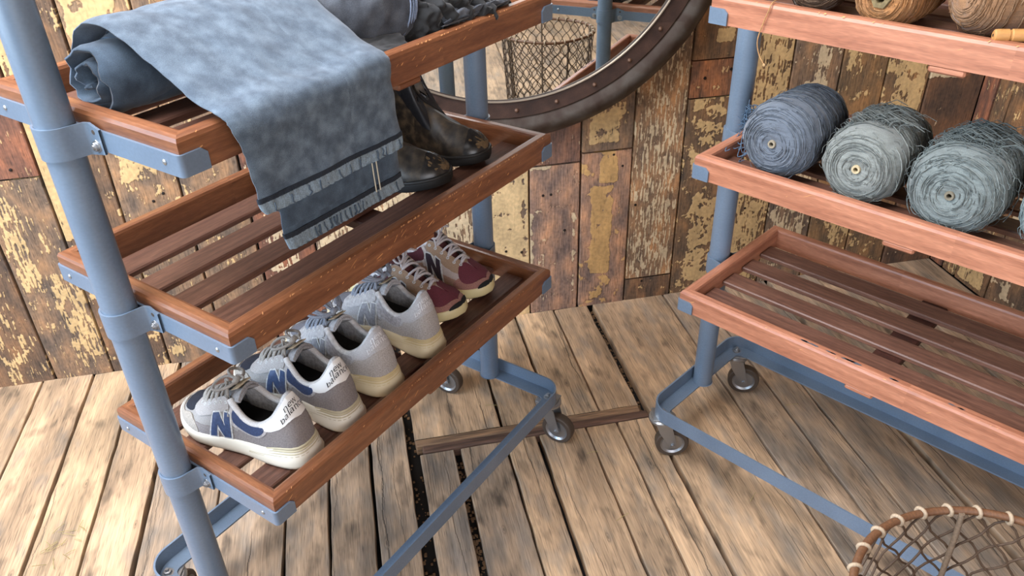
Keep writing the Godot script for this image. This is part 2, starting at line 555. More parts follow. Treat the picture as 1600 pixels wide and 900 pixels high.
func floor_tex(sd: int, w: int, h: int, a: Color, grey: float) -> ImageTexture:
	var grain := noise_data(w, h, w, maxi(4, h / 60), sd, 0.34, 2)
	var grain2 := noise_data(w, h, w, maxi(4, h / 12), sd + 1, 0.06, 4)
	var stain := noise_data(w, h, w / 2, h / 3, sd + 2, 0.035, 5)
	var blot := noise_data(w, h, w, h / 2, sd + 4, 0.012, 4)
	var fine := noise_data(w, h, w, maxi(4, h / 9), sd + 3, 0.42, 2)
	var rng := RandomNumberGenerator.new()
	rng.seed = sd
	var nz := FastNoiseLite.new()
	nz.seed = sd
	nz.frequency = .006
	# long drying cracks and a few knots
	var dark := PackedByteArray()
	dark.resize(w * h)
	for k in int(w / 34.0) + 1:
		var x0 := rng.randf_range(3, w - 4)
		var y0 := rng.randi_range(-h / 2, h - 40)
		var y1 := y0 + rng.randi_range(h / 6, h)
		var dep := rng.randf_range(40, 150)
		for y in range(maxi(0, y0), mini(h, y1)):
			var x := int(x0 + nz.get_noise_2d(y, k * 40.0) * 13.0)
			if x > 0 and x < w - 1:
				var f := minf(1.0, minf(y - y0, y1 - y) / 30.0)
				dark[y * w + x] = int(dep * f)
				if dep > 110:
					dark[y * w + x + 1] = int(dep * f * .5)
	for k in 2 + w / 60:
		var cx := rng.randf_range(8, w - 8)
		var cy := rng.randf_range(10, h - 10)
		var r := rng.randf_range(3, 8)
		for y in range(maxi(0, int(cy - r * 2)), mini(h, int(cy + r * 2))):
			for x in range(maxi(0, int(cx - r)), mini(w, int(cx + r))):
				var d := sqrt(pow((x - cx) / r, 2) + pow((y - cy) / r / 1.8, 2))
				if d < 1.0:
					dark[y * w + x] = maxi(dark[y * w + x], int((1.0 - d) * 90.0 * (.6 + .4 * sin(d * 14.0))))
	var out := PackedByteArray()
	out.resize(w * h * 3)
	for k in w * h:
		var g := grain[k] / 255.0
		var g2 := grain2[k] / 255.0
		var s := stain[k] / 255.0
		var l := .86 + (g - .5) * .1 + (g2 - .5) * .17 + (fine[k] / 255.0 - .5) * .2 + (blot[k] / 255.0 - .5) * .3
		if fine[k] < 66:
			l -= (66 - fine[k]) * .0022
		if g < .2:
			l -= (.2 - g) * .8
		if s < .3:
			l -= (.3 - s) * .9
		l *= 1.0 - dark[k] / 255.0
		var d := clampf((s - .5 + grey) * 1.8, 0.0, 1.0)
		l *= 1.0 - .17 * d
		var r := a.r * l
		var gg := a.g * l
		var b := a.b * l
		var y := (r + gg + b) * .333
		var q := d * .5
		out[k * 3] = clampi(int((r + (y * 1.02 - r) * q) * 255.0), 0, 255)
		out[k * 3 + 1] = clampi(int((gg + (y * .99 - gg) * q) * 255.0), 0, 255)
		out[k * 3 + 2] = clampi(int((b + (y * .95 - b) * q) * 255.0), 0, 255)
	return rgb8(w, h, out)

# floorboard lying in the xz plane, top at y = 0, edges wandering
func floor_board(w: float, l: float, sd: int, rough_edge := 0.004) -> ArrayMesh:
	var m := MB.new()
	var rng := RandomNumberGenerator.new()
	rng.seed = sd
	var ns := FastNoiseLite.new()
	ns.seed = sd
	ns.frequency = 4.5
	var n := maxi(2, int(l / .05))
	var rows := []
	var cup := rng.randf_range(-.002, .0015)
	for k in n + 1:
		var z := l * k / n
		var a := absf(ns.get_noise_2d(z, 0.0)) * rough_edge * 2.0
		var b := w - absf(ns.get_noise_2d(z, 9.0)) * rough_edge * 2.0
		var y := ns.get_noise_2d(z * .4, 20.0) * .002
		rows.append([Vector3(a, -.03, z), Vector3(a, y - .0022 + cup, z), Vector3(a + .0025, y + cup, z), Vector3(w * .5, y, z), Vector3(b - .0025, y + cup, z), Vector3(b, y - .0022 + cup, z), Vector3(b, -.03, z)])
	m.grid(rows, false, false, 1.0, 1.0, Vector3.UP)
	for k in m.v.size():
		m.t[k] = Vector2(m.v[k].x / w, m.v[k].z / l)
	for r in [rows[0], rows[n]]:
		m.face_to([r[1], r[5], r[6], r[0]], Vector3(0, 0, -1 if r == rows[0] else 1), [Vector2(0, .5), Vector2(1, .5), Vector2(1, .51), Vector2(0, .51)])
	return m.mesh()

func floor_boards():
	var base := put("floor", box_mesh(Vector3(-3.0, -0.2, -0.1), Vector3(2.1, -0.032, 4.9), 0), mat(Color(0.06, 0.045, 0.033), 1.0))
	structure(base, "floor of wide worn timber boards with dark gaps between them", "floor")
	var tan_ := Color(0.79, 0.655, 0.51)
	var gr := Color(0.72, 0.61, 0.495)
	var dg := Color(0.62, 0.5, 0.4)
	# [x0, x1, z0, z1, colour, grey]
	var L := [
		[-1.348, -1.206, 0, 2, tan_, -.1], [-1.202, -1.04, 0, 2, tan_, -.14], [-1.036, -.896, 0, 2, tan_, -.12], [-.891, -.767, 0, 2, Color(.78, .65, .5), -.14], [-.761, -.644, 0, 2, tan_, -.16],
		[-.637, -.472, 0, 2, gr, .06], [-.469, -.304, 0, 2, gr, .1], [-.3, -.198, 0, 2, gr, .08], [-.194, -.089, 0, 2, gr, .12], [-.083, .013, 0, 2, gr, .15],
		[.034, .273, .002, .518, tan_, -.02], [.279, .42, .002, .518, tan_, .0], [.426, .555, .002, .518, Color(.81, .675, .525), -.06], [.558, .672, .002, .518, tan_, -.1],
		[.043, .135, .575, 2, gr, .16], [.152, .274, .575, 2, gr, .06], [.277, .36, .575, 2, tan_, .0], [.369, .499, .575, 2, tan_, -.06], [.502, .588, .575, 2, tan_, -.04], [.592, .684, .575, 2, tan_, -.05],
		[.692, .94, 0, 2, tan_, .03], [.944, 1.063, 0, 2, gr, .1], [1.067, 1.16, 0, 2, gr, .2], [1.163, 1.316, 0, 2, gr, .22], [1.33, 1.5, 0, 2, gr, .12], [1.504, 1.72, 0, 2, gr, .1], [1.726, 1.965, 0, 2, gr, .04],
	]
	var sd := 900
	var spare := []
	for q in L:
		sd += 17
		var m := StandardMaterial3D.new()
		var h := clampi(int((q[3] - q[2]) * 420.0), 200, 840)
		var t := floor_tex(sd, clampi(int((q[1] - q[0]) * 720.0), 48, 170), h, q[4], q[5])
		m.albedo_texture = t
		m.roughness = .78
		m.heightmap_enabled = true
		m.heightmap_texture = t
		m.heightmap_scale = .35
		if q[2] == 0:
			spare.append(m)
		put("plank", floor_board(q[1] - q[0], q[3] - q[2], sd, .0028), m, base, Transform3D(Basis.IDENTITY, Vector3(q[0], fposmod(sd * .31, 1.0) * .0025 - .001, q[2])))
	# the boards outside the frame, behind and left of the camera, seen only in the mirror
	var x := -1.352
	while x > -2.9:
		put("plank", floor_board(.16, 2.0, int(absf(x) * 1000), .003), spare[int(absf(x) * 7.0) % spare.size()], base, Transform3D(Basis.IDENTITY, Vector3(x - .16, 0, 0)))
		x -= .164
	x = -2.95
	var k := 0
	while x < 1.9:
		put("plank", floor_board(.2, 2.8, int(absf(x) * 999) + 5, .003), spare[k % spare.size()], base, Transform3D(Basis.IDENTITY, Vector3(x, 0, 2.004)))
		x += .204
		k += 1
	# two battens laid across the boards
	var wood := blend_tex(256, 64, 61, Color(.36, .28, .21), Color(.62, .48, .35), 32, 64, .12, 4, .2, 32, 64)
	var wood2 := blend_tex(256, 64, 66, Color(.25, .18, .14), Color(.44, .32, .25), 32, 64, .12, 4, .2, 32, 64)
	var b1 := MB.new()
	b1.box(Vector3(.036, -.03, .5195), Vector3(.668, .0035, .5455), .003)
	put("batten", b1.mesh(), mat(Color.WHITE, .8, 0, wood, Vector3(1.2, 8, 8), .2), base)
	var b2 := MB.new()
	b2.box(Vector3(.052, -.03, .547), Vector3(.684, .0045, .5725), .003)
	put("batten", b2.mesh(), mat(Color.WHITE, .8, 0, wood2, Vector3(1.2, 8, 8), .2), base)
	# grit and crumbs lying in the wide gaps
	var rng := RandomNumberGenerator.new()
	rng.seed = 71
	var g := MB.new()
	for j in 420:
		var gx: float = [.0135, .136, .6735][j % 3]
		var gw: float = [.0295, .016, .0185][j % 3]
		var r := rng.randf_range(.0012, .0042)
		var at := Vector3(gx + rng.randf() * gw, -.031 + r * .6, rng.randf_range(.0 if j % 3 != 1 else .58, 1.15))
		if j % 3 == 2:
			at.z *= .52
		g.box(at - Vector3(r, r * .6, r), at + Vector3(r, r * .6, r * 1.3), r * .35, Transform3D(Basis(Vector3.UP, 0), Vector3.ZERO))
	var gm := put("gap_grit", g.mesh(), mat(Color(.42, .32, .22), .95), base)
	gm.set_meta("kind", "stuff")
	# wisps of straw dropped on the boards
	var st := MB.new()
	for j in 26:
		var at := Vector3(rng.randf_range(-.86, -.78), .004, rng.randf_range(.62, .74))
		if j > 17:
			at = Vector3(rng.randf_range(-.9, 1.2), .004, rng.randf_range(.3, 1.0))
		var d := Vector3(rng.randf_range(-1, 1), rng.randf_range(0, .12), rng.randf_range(-1, 1)).normalized() * rng.randf_range(.008, .022)
		st.tube([at - d, at + Vector3(0, .002, 0), at + d], .0007, 4)
	var sm := put("straw_wisps", st.mesh(), mat(Color(.62, .56, .36), .9), base)
	sm.set_meta("kind", "stuff")

func room_shell():
	# the walls and ceiling that the photograph does not show; daylight enters by the openings
	var plaster := mat(Color(.5, .46, .41), .9)
	var l := MB.new()
	l.box(Vector3(-3.0, -.1, -.1), Vector3(-2.88, .75, 4.9), 0)
	l.box(Vector3(-3.0, 2.55, -.1), Vector3(-2.88, 2.9, 4.9), 0)
	l.box(Vector3(-3.0, .75, -.1), Vector3(-2.88, 2.55, .5), 0)
	l.box(Vector3(-3.0, .75, 3.2), Vector3(-2.88, 2.55, 4.9), 0)
	structure(put("wall_left", l.mesh(), plaster), "plain left wall with a wide window opening", "wall")
	var f := MB.new()
	f.box(Vector3(-3.0, -.1, 4.78), Vector3(2.1, .95, 4.9), 0)
	f.box(Vector3(-3.0, 2.6, 4.78), Vector3(2.1, 2.9, 4.9), 0)
	f.box(Vector3(-3.0, .95, 4.78), Vector3(-1.0, 2.6, 4.9), 0)
	f.box(Vector3(1.8, .95, 4.78), Vector3(2.1, 2.6, 4.9), 0)
	structure(put("wall_front", f.mesh(), plaster), "plain wall behind the camera with a window opening", "wall")
	var c := MB.new()
	c.box(Vector3(-3.0, 2.88, -.1), Vector3(2.1, 3.0, .4), 0)
	c.box(Vector3(-3.0, 2.88, 2.0), Vector3(2.1, 3.0, 4.9), 0)
	c.box(Vector3(-3.0, 2.88, .4), Vector3(-1.75, 3.0, 2.0), 0)
	c.box(Vector3(-.05, 2.88, .4), Vector3(2.1, 3.0, 2.0), 0)
	structure(put("ceiling", c.mesh(), plaster), "plain ceiling with a roof light opening", "ceiling")
# ---------------------------------------------------------------- the trolleys
var steel: StandardMaterial3D
var zinc: StandardMaterial3D
var rubber: StandardMaterial3D
var rail_orange: StandardMaterial3D
var rail_pink: StandardMaterial3D
var slat_dark: StandardMaterial3D
var bare_wood: StandardMaterial3D
var batten_dark: StandardMaterial3D

func trolley_materials():
	var pt := blend_tex(256, 256, 301, Color(.35, .415, .485), Color(.4, .465, .535), 256, 256, .012, 4, .05)
	steel = mat(Color.WHITE, .32, 0.0, pt, Vector3(2, 2, 2))
	steel.metallic_specular = .6
	zinc = mat(Color(.62, .63, .64), .35, .85)
	rubber = mat(Color(.27, .225, .185), .6)
	var w1 := blend_tex(512, 128, 311, Color(.405, .245, .155), Color(.515, .335, .22), 40, 128, .06, 5, .12, 64, 128, 1.5)
	rail_orange = mat(Color.WHITE, .38, 0, w1, Vector3(2.0, 9, 9))
	var w2 := blend_tex(512, 128, 317, Color(.555, .355, .265), Color(.67, .455, .35), 40, 128, .06, 5, .1, 64, 128, 1.4)
	rail_pink = mat(Color.WHITE, .42, 0, w2, Vector3(2.0, 9, 9))
	var w3 := blend_tex(512, 128, 331, Color(.325, .215, .175), Color(.43, .3, .245), 40, 128, .08, 5, .14, 64, 128, 1.3)
	slat_dark = mat(Color.WHITE, .5, 0, w3, Vector3(2.0, 9, 9))
	batten_dark = mat(Color(.62, .5, .46), .6, 0, w3, Vector3(9, 9, 2.0))
	bare_wood = mat(Color(.78, .56, .36), .7)

# rail along x from 0 to len with mitred ends; outside at z = 0, thickness towards -z; top at y = 0
func rail_mesh(len: float, h: float, th: float, sd: int) -> ArrayMesh:
	var m := MB.new()
	var prof := [Vector2(0, -h), Vector2(0, -.007), Vector2(.0022, -.0022), Vector2(.007, 0), Vector2(th - .006, 0), Vector2(th - .0018, -.0018), Vector2(th, -.006), Vector2(th, -h)]
	var rng := RandomNumberGenerator.new()
	rng.seed = sd
	var n := 6
	var k := 0
	for j in prof.size():
		var a: Vector2 = prof[j]
		var b: Vector2 = prof[(j + 1) % prof.size()]
		var rows := []
		for q in [a, b]:
			var row := []
			for s in n + 1:
				row.append(Vector3(lerpf(q.x, len - q.x, float(s) / n), q.y, -q.x))
			rows.append(row)
		var d := b - a
		m.grid(rows, false, false, 1, 1, Vector3(0, d.x, d.y) if j < prof.size() - 1 else Vector3(0, -1, 0))
	for e in 2:
		var bb := m.v.size()
		var pts := PackedVector2Array(prof)
		for q in prof:
			m.p(Vector3(q.x if e == 0 else len - q.x, q.y, -q.x))
		var ids := Geometry2D.triangulate_polygon(pts)
		for t in range(0, ids.size(), 3):
			m.tri_to(bb + ids[t], bb + ids[t + 1], bb + ids[t + 2], Vector3(-1 if e == 0 else 1, 0, 0))
	return m.mesh()

# worn bare spots along the top outer edge of a rail: thin slivers lying on the wood
func wear_mesh(len: float, sd: int, count: int) -> ArrayMesh:
	var rng := RandomNumberGenerator.new()
	rng.seed = sd
	var m := MB.new()
	for k in count:
		var x := clampf(len * .5 + rng.randfn(0.0, .24) * len, .03, len - .03)
		var on_edge := rng.randf() < .75
		var l := rng.randf_range(.0005, .0022) * (1.0 if rng.randf() < .85 else 2.2) if on_edge else rng.randf_range(.001, .005) * (1.0 if rng.randf() < .8 else 2.6)
		var tilt := 0.0 if on_edge else rng.randf_range(.1, .7)
		var y := -.0015 if on_edge else rng.randf_range(-.036, -.008)
		var hh := rng.randf_range(.0006, .0018) * (1.0 if on_edge else .7)
		var pts := []
		for s in 7:
			var a := TAU * s / 7.0
			pts.append(Vector2(x + cos(a) * l * rng.randf_range(.6, 1.0) + sin(a) * .0012, sin(a) * hh * rng.randf_range(.6, 1.2)))
		var ring := []
		for q in pts:
			if on_edge:
				ring.append(Vector3(q.x, -.0012 + q.y * .75, .0004 - .0022 - q.y * .75 + .0008))
			else:
				ring.append(Vector3(q.x, y + q.y + (q.x - x) * tilt, .0003))
		m.fan(ring, Vector3(0, 1 if on_edge else 0, 1))
	return m.mesh()

# end bar: flat strip along the end face, wrapped round both corners; local: x out of the end, z across
func end_bar(w: float, hb: float) -> ArrayMesh:
	var m := MB.new()
	var t := .004
	var r := .0032
	var wrap := .036
	var path := []   # outer line in (x, z), and inner line
	var ins := []
	var hw := w * .5
	for s in [-1.0, 1.0]:
		var pts := [Vector2(-wrap, hw + t), Vector2(-r, hw + t)]
		var inn := [Vector2(-wrap, hw + .0003), Vector2(-r, hw + .0003)]
		for k in range(1, 5):
			var a := PI / 2 * k / 4.0
			pts.append(Vector2(-r + sin(a) * (r + t), hw - r + cos(a) * (r + t) + .0 ))
			inn.append(Vector2(-r + sin(a) * (r + .0003), hw - r + cos(a) * (r + .0003)))
		if s < 0:
			for q in pts.size():
				path.append(Vector2(pts[q].x, -pts[q].y))
				ins.append(Vector2(inn[q].x, -inn[q].y))
		else:
			pts.reverse()
			inn.reverse()
			path.append_array(pts)
			ins.append_array(inn)
	var rows := []
	var n := path.size()
	for k in n:
		# the two free ends are rounded at their upper corner
		var cut := 0.0
		if k == 0 or k == n - 1:
			cut = .007
		rows.append([Vector3(ins[k].x, 0, ins[k].y), Vector3(path[k].x, 0, path[k].y), Vector3(path[k].x, hb - cut, path[k].y), Vector3(ins[k].x, hb - cut, ins[k].y)])
		if k == 0:
			rows.append([Vector3(ins[k].x + .008, 0, ins[k].y), Vector3(path[k].x + .008, 0, path[k].y), Vector3(path[k].x + .008, hb, path[k].y), Vector3(ins[k].x + .008, hb, ins[k].y)])
		if k == n - 2:
			rows.append([Vector3(ins[n - 1].x + .008, 0, ins[n - 1].y), Vector3(path[n - 1].x + .008, 0, path[n - 1].y), Vector3(path[n - 1].x + .008, hb, path[n - 1].y), Vector3(ins[n - 1].x + .008, hb, ins[n - 1].y)])
	for e in 4:
		var strip := []
		for q in rows:
			strip.append([q[e], q[(e + 1) % 4]])
		var st := m.i.size()
		m.grid(strip, false, false, 1, 1, null, true)
	# one shape: orient as a whole
	for q in [rows[0], rows[rows.size() - 1]]:
		var b := m.v.size()
		for z in 4:
			m.p(q[z])
		m.tri_to(b, b + 1, b + 2, Vector3(-1, 0, 0))
		m.tri_to(b, b + 2, b + 3, Vector3(-1, 0, 0))
	var vol := m.i.size()
	# strips share their winding
	m.orient(0)
	return m.mesh()

# strap round the post with a lug on either side; local: x outwards, post axis at x = 0, bar face at x = -px
func collar_mesh(pr: float, px: float, hc: float) -> ArrayMesh:
	var m := MB.new()
	var t := .0035
	var out := []
	var inn := []
	var a0 := asin(clampf((px - t) / (pr + t), 0, 1)) * .62
	var line := [[-px + t, pr + .034], [-px + t, pr + .014], [-px + t + .0035, pr + .0065]]
	for q in line:
		out.append(Vector2(q[0], -q[1]))
		inn.append(Vector2(q[0] - t, -q[1] + (.0012 if q[1] < pr + .01 else 0.0)))
	for k in 15:
		var a := -PI / 2 + PI * k / 14.0
		out.append(Vector2(cos(a) * (pr + t), sin(a) * (pr + t)))
		inn.append(Vector2(cos(a) * (pr + .0004), sin(a) * (pr + .0004)))
	line.reverse()
	for q in line:
		out.append(Vector2(q[0], q[1]))
		inn.append(Vector2(q[0] - t, q[1] - (.0012 if q[1] < pr + .01 else 0.0)))
	var rows := []
	for k in out.size():
		var up := 0.0
		var edge := mini(k, out.size() - 1 - k)
		if edge == 0:
			up = .006
		var lo := Vector3(out[k].x, up * .6, out[k].y)
		rows.append([Vector3(inn[k].x, up * .6, inn[k].y), lo, Vector3(out[k].x, hc - up, out[k].y), Vector3(inn[k].x, hc - up, inn[k].y)])
	for e in 4:
		var strip := []
		for q in rows:
			strip.append([q[e], q[(e + 1) % 4]])
		m.grid(strip, false, false, 1, 1, null, true)
	m.orient(0)
	return m.mesh()

func bolt_mesh(r: float, h: float) -> ArrayMesh:
	var m := MB.new()
	m.lathe([[0, h + .002], [r * .55, h + .002], [r * .62, h], [r, h], [r * 1.05, h * .8], [r * 1.05, .0015], [r * 1.5, .0014], [r * 1.55, 0]], 6)
	return m.mesh()

func l_frame(lx: float, wz: float, y1: float, r: float) -> ArrayMesh:
	# rounded rectangle from x = 0 .. lx, z = -wz/2 .. wz/2, angle iron: upright flange outside, flat flange below
	var m := MB.new()
	var hgt := .04
	var t := .004
	var prof := [Vector2(0, y1 - hgt), Vector2(0, y1), Vector2(t, y1), Vector2(t, y1 - hgt + t), Vector2(.038, y1 - hgt + t), Vector2(.038, y1 - hgt)]
	var cs := [Vector2(r, -wz / 2 + r), Vector2(lx - r, -wz / 2 + r), Vector2(lx - r, wz / 2 - r), Vector2(r, wz / 2 - r)]
	var a0 := [PI, -PI / 2, 0.0, PI / 2]
	for e in prof.size():
		var rows := []
		for q in [prof[e], prof[(e + 1) % prof.size()]]:
			var row := []
			for c in 4:
				for k in 9:
					var a: float = a0[c] + PI / 2 * k / 8.0
					var rr: float = r - q.x
					row.append(Vector3(cs[c].x + cos(a) * rr, q.y, cs[c].y + sin(a) * rr))
			rows.append(row)
		var st := m.i.size()
		m.grid(rows, true, false, 1, 1, null, true)
	m.orient(0)
	return m.mesh()

func make_caster(parent: Node3D, at: Vector3, yaw: float):
	var ty := at.y
	var pm := MB.new()
	pm.box(Vector3(-.026, ty - .004, -.026), Vector3(.026, ty, .026), .001)
	pm.lathe([[0, ty - .004], [.03, ty - .004], [.0345, ty - .008], [.0345, ty - .014], [.027, ty - .02], [.012, ty - .021], [0, ty - .021]], 24)
	var c := put("caster", pm.mesh(), zinc, parent, Transform3D(Basis(Vector3.UP, yaw), Vector3(at.x, 0, at.z)))
	var off := .03
	var wr := .0435
	var fork := MB.new()
	# crown and two cheeks that narrow towards the axle
	fork.box(Vector3(-.014, ty - .026, -.019), Vector3(.02, ty - .02, .019), .002)
	for s in [-1.0, 1.0]:
		var poly := PackedVector2Array([Vector2(-.016, ty - .022), Vector2(.022, ty - .022), Vector2(.03, ty - .05), Vector2(off + .011, wr - .004), Vector2(off + .004, wr - .011), Vector2(off - .006, wr - .009), Vector2(off - .012, wr + .002), Vector2(-.006, ty - .05)])
		fork.prism(poly, s * .0175 - .0014, s * .0175 + .0014)
	put("fork", fork.mesh(), zinc, c)
	var wt := Transform3D(Basis(Vector3.RIGHT, PI / 2), Vector3(off, wr, 0))
	var tyre := MB.new()
	tyre.lathe([[.031, -.013], [.040, -.0135], [.0425, -.011], [.0435, -.006], [.0435, .006], [.0425, .011], [.040, .0135], [.031, .013], [.031, -.013]], 32, wt, false)
	put("tyre", tyre.mesh(), rubber, c)
	var hub := MB.new()
	hub.lathe([[0, -.0125], [.008, -.0125], [.0085, -.0105], [.026, -.0095], [.0312, -.0135], [.0312, .0135], [.026, .0095], [.0085, .0105], [.008, .0125], [0, .0125]], 28, wt)
	put("hub", hub.mesh(), zinc, c)
	var ax := MB.new()
	ax.lathe([[0, -.0235], [.0052, -.0235], [.0056, -.0205], [.0056, .0205], [.0052, .0235], [0, .0235]], 6, wt)
	put("axle_bolt", ax.mesh(), zinc, c)
	var tb := MB.new()
	tb.lathe([[0, ty + .016], [.0035, ty + .016], [.004, ty + .014], [.004, ty + .011], [.008, ty + .0105], [.008, ty + .0045], [.0125, ty + .0043], [.0125, ty + .004]], 10)
	put("top_bolt", tb.mesh(), zinc, c)

func make_trolley(label: String, at: Vector3, yaw: float, len: float, W: float, Wb: float, tops: Array, rail: Material, post_top: float, wear: Array, casters: Array) -> Node3D:
	var t := thing("shelf_trolley", label, "trolley", Transform3D(Basis(Vector3.UP, yaw), at), "")
	var h := .0494
	var th := .024
	var ab := .0598
	var yb := .1747
	var pr := .0245
	var px := .0292
	put("base_frame", l_frame_at(-ab, len + ab, Wb, yb), steel, t)
	for e in 2:
		var x := -px if e == 0 else len + px
		var pm := MB.new()
		pm.lathe([[0, post_top], [pr - .002, post_top], [pr, post_top - .002], [pr, yb - .036], [pr + .003, yb - .0362]], 32, Transform3D(Basis.IDENTITY, Vector3(x, 0, 0)))
		put("post", pm.mesh(), steel, t)
	for k in 4:
		var sx := -ab + .029 if k < 2 else len + ab - .029
		var sz := (Wb * .5 - .029) * (1.0 if k % 2 == 0 else -1.0)
		make_caster(t, Vector3(sx, yb - .04, sz), casters[k])
	for s in tops.size():
		var y: float = tops[s]
		var sh := put("shelf", box_mesh(Vector3(len * .5 - .0275, y - .0605, -W * .5 + .027), Vector3(len * .5 + .0275, y - .0427, W * .5 - .027), .002), batten_dark, t)
		for sg in [-1.0, 1.0]:
			put("batten_end", box_mesh(Vector3(len * .5 - .0275, y - .061, sg * (W * .5 - .0275)), Vector3(len * .5 + .0275, y - h + .0002, sg * (W * .5 - .001)), .003), rail, sh)
		for e in 2:
			var lm := rail_mesh(len, h, th, s * 7 + e)
			var lt := Transform3D(Basis.IDENTITY, Vector3(0, y, W * .5)) if e == 0 else Transform3D(Basis(Vector3.UP, PI), Vector3(len, y, -W * .5))
			var r := put("rail", lm, rail, sh, lt)
			var wm := rail_mesh(W, h, th, s * 7 + e + 50)
			var wt := Transform3D(Basis(Vector3.UP, PI / 2), Vector3(len, y, W * .5)) if e == 0 else Transform3D(Basis(Vector3.UP, -PI / 2), Vector3(0, y, -W * .5))
			put("rail", wm, rail, sh, wt)
		if wear[s] > 0:
			var ws := put("worn_spots", wear_mesh(len, 100 + s, wear[s]), bare_wood, sh, Transform3D(Basis.IDENTITY, Vector3(0, y, W * .5)))
			ws.set_meta("kind", "stuff")
		for k in 4:
			var w0 := (k - 1.5) * .0855 * W / .42
			put("slat", box_mesh(Vector3(th + .001, y - .0425, w0 - .0265), Vector3(len - th - .001, y - .0305, w0 + .0265), .0025), slat_dark, sh)
		for e in 2:
			var bx := Transform3D(Basis(Vector3.UP, PI), Vector3(0, y - h, 0)) if e == 0 else Transform3D(Basis.IDENTITY, Vector3(len, y - h, 0))
			put("end_bar", end_bar(W, .0285), steel, sh, bx)
			var cx := Transform3D(Basis(Vector3.UP, PI), Vector3(-px, y - h - .006, 0)) if e == 0 else Transform3D(Basis.IDENTITY, Vector3(len + px, y - h - .006, 0))
			put("collar", collar_mesh(pr, px - .0042, .043), steel, sh, cx)
			for s2 in [-1.0, 1.0]:
				var ox := -.0075 if e == 0 else len + .0075
				var turn := Basis(Vector3(0, 0, 1), PI / 2 if e == 0 else -PI / 2)
				put("bolt", bolt_mesh(.0058, .0055), zinc, sh, Transform3D(turn, Vector3(ox, y - h + .007, s2 * (pr + .021))))
				var hole := MB.new()
				hole.lathe([[0, .0006], [.0032, .0006], [.0034, 0]], 12)
				put("bolt_hole", hole.mesh(), rubber, sh, Transform3D(turn, Vector3(ox, y - h + .026, s2 * (pr + .021))))
				var scr := MB.new()
				scr.lathe([[0, .0018], [.0022, .0016], [.004, .0004], [.0041, 0]], 12)
				put("screw", scr.mesh(), zinc, sh, Transform3D(turn, Vector3(-.0043 if e == 0 else len + .0043, y - h + .015, s2 * (W * .5 - .028))))
	return t

# old blue grey paint rubbed off on the wood
func paint_smears(t: Node3D, y: float, W: float, spots: Array):
	var m := MB.new()
	var rng := RandomNumberGenerator.new()
	rng.seed = 19
	for q in spots:
		for j in 3:
			var ring := []
			var ox := rng.randf_range(-.012, .012)
			for k in 9:
				var a := TAU * k / 9.0
				var r := rng.randf_range(.5, 1.0)
				ring.append(Vector3(q[0] + ox + cos(a) * r * q[2] * .5, y + .00035, q[1] + sin(a) * r * q[2] * .22 * (1.0 if q[1] < .19 else .6)))
			m.fan(ring, Vector3.UP)
	put("paint_smears", m.mesh(), soft(Color(.36, .38, .42), .7, .1, 30), t).set_meta("kind", "stuff")

func l_frame_at(x0: float, x1: float, wz: float, y1: float) -> ArrayMesh:
	var m := l_frame(x1 - x0, wz, y1, .052)
	var a := m.surface_get_arrays(0)
	var vv: PackedVector3Array = a[Mesh.ARRAY_VERTEX]
	for k in vv.size():
		vv[k].x += x0
	a[Mesh.ARRAY_VERTEX] = vv
	var o := ArrayMesh.new()
	o.add_surface_from_arrays(Mesh.PRIMITIVE_TRIANGLES, a)
	return o
# ---------------------------------------------------------------- shoes
func curve(arr: Array, p: float, col: int) -> float:
	# keyed values, smooth between keys
	var n := arr.size()
	if p <= arr[0][0]:
		return arr[0][col]
	for k in n - 1:
		if p <= arr[k + 1][0]:
			var x0: float = arr[k][0]
			var x1: float = arr[k + 1][0]
			var t := (p - x0) / (x1 - x0)
			var a: float = arr[maxi(k - 1, 0)][col]
			var b: float = arr[k][col]
			var c: float = arr[k + 1][col]
			var d: float = arr[mini(k + 2, n - 1)][col]
			var xa: float = arr[maxi(k - 1, 0)][0]
			var xd: float = arr[mini(k + 2, n - 1)][0]
			var m0 := (c - a) / maxf(x1 - xa, 1e-5) * (x1 - x0)
			var m1 := (d - b) / maxf(xd - x0, 1e-5) * (x1 - x0)
			var t2 := t * t
			var t3 := t2 * t
			return (2 * t3 - 3 * t2 + 1) * b + (t3 - 2 * t2 + t) * m0 + (-2 * t3 + 3 * t2) * c + (t3 - t2) * m1
	return arr[n - 1][col]

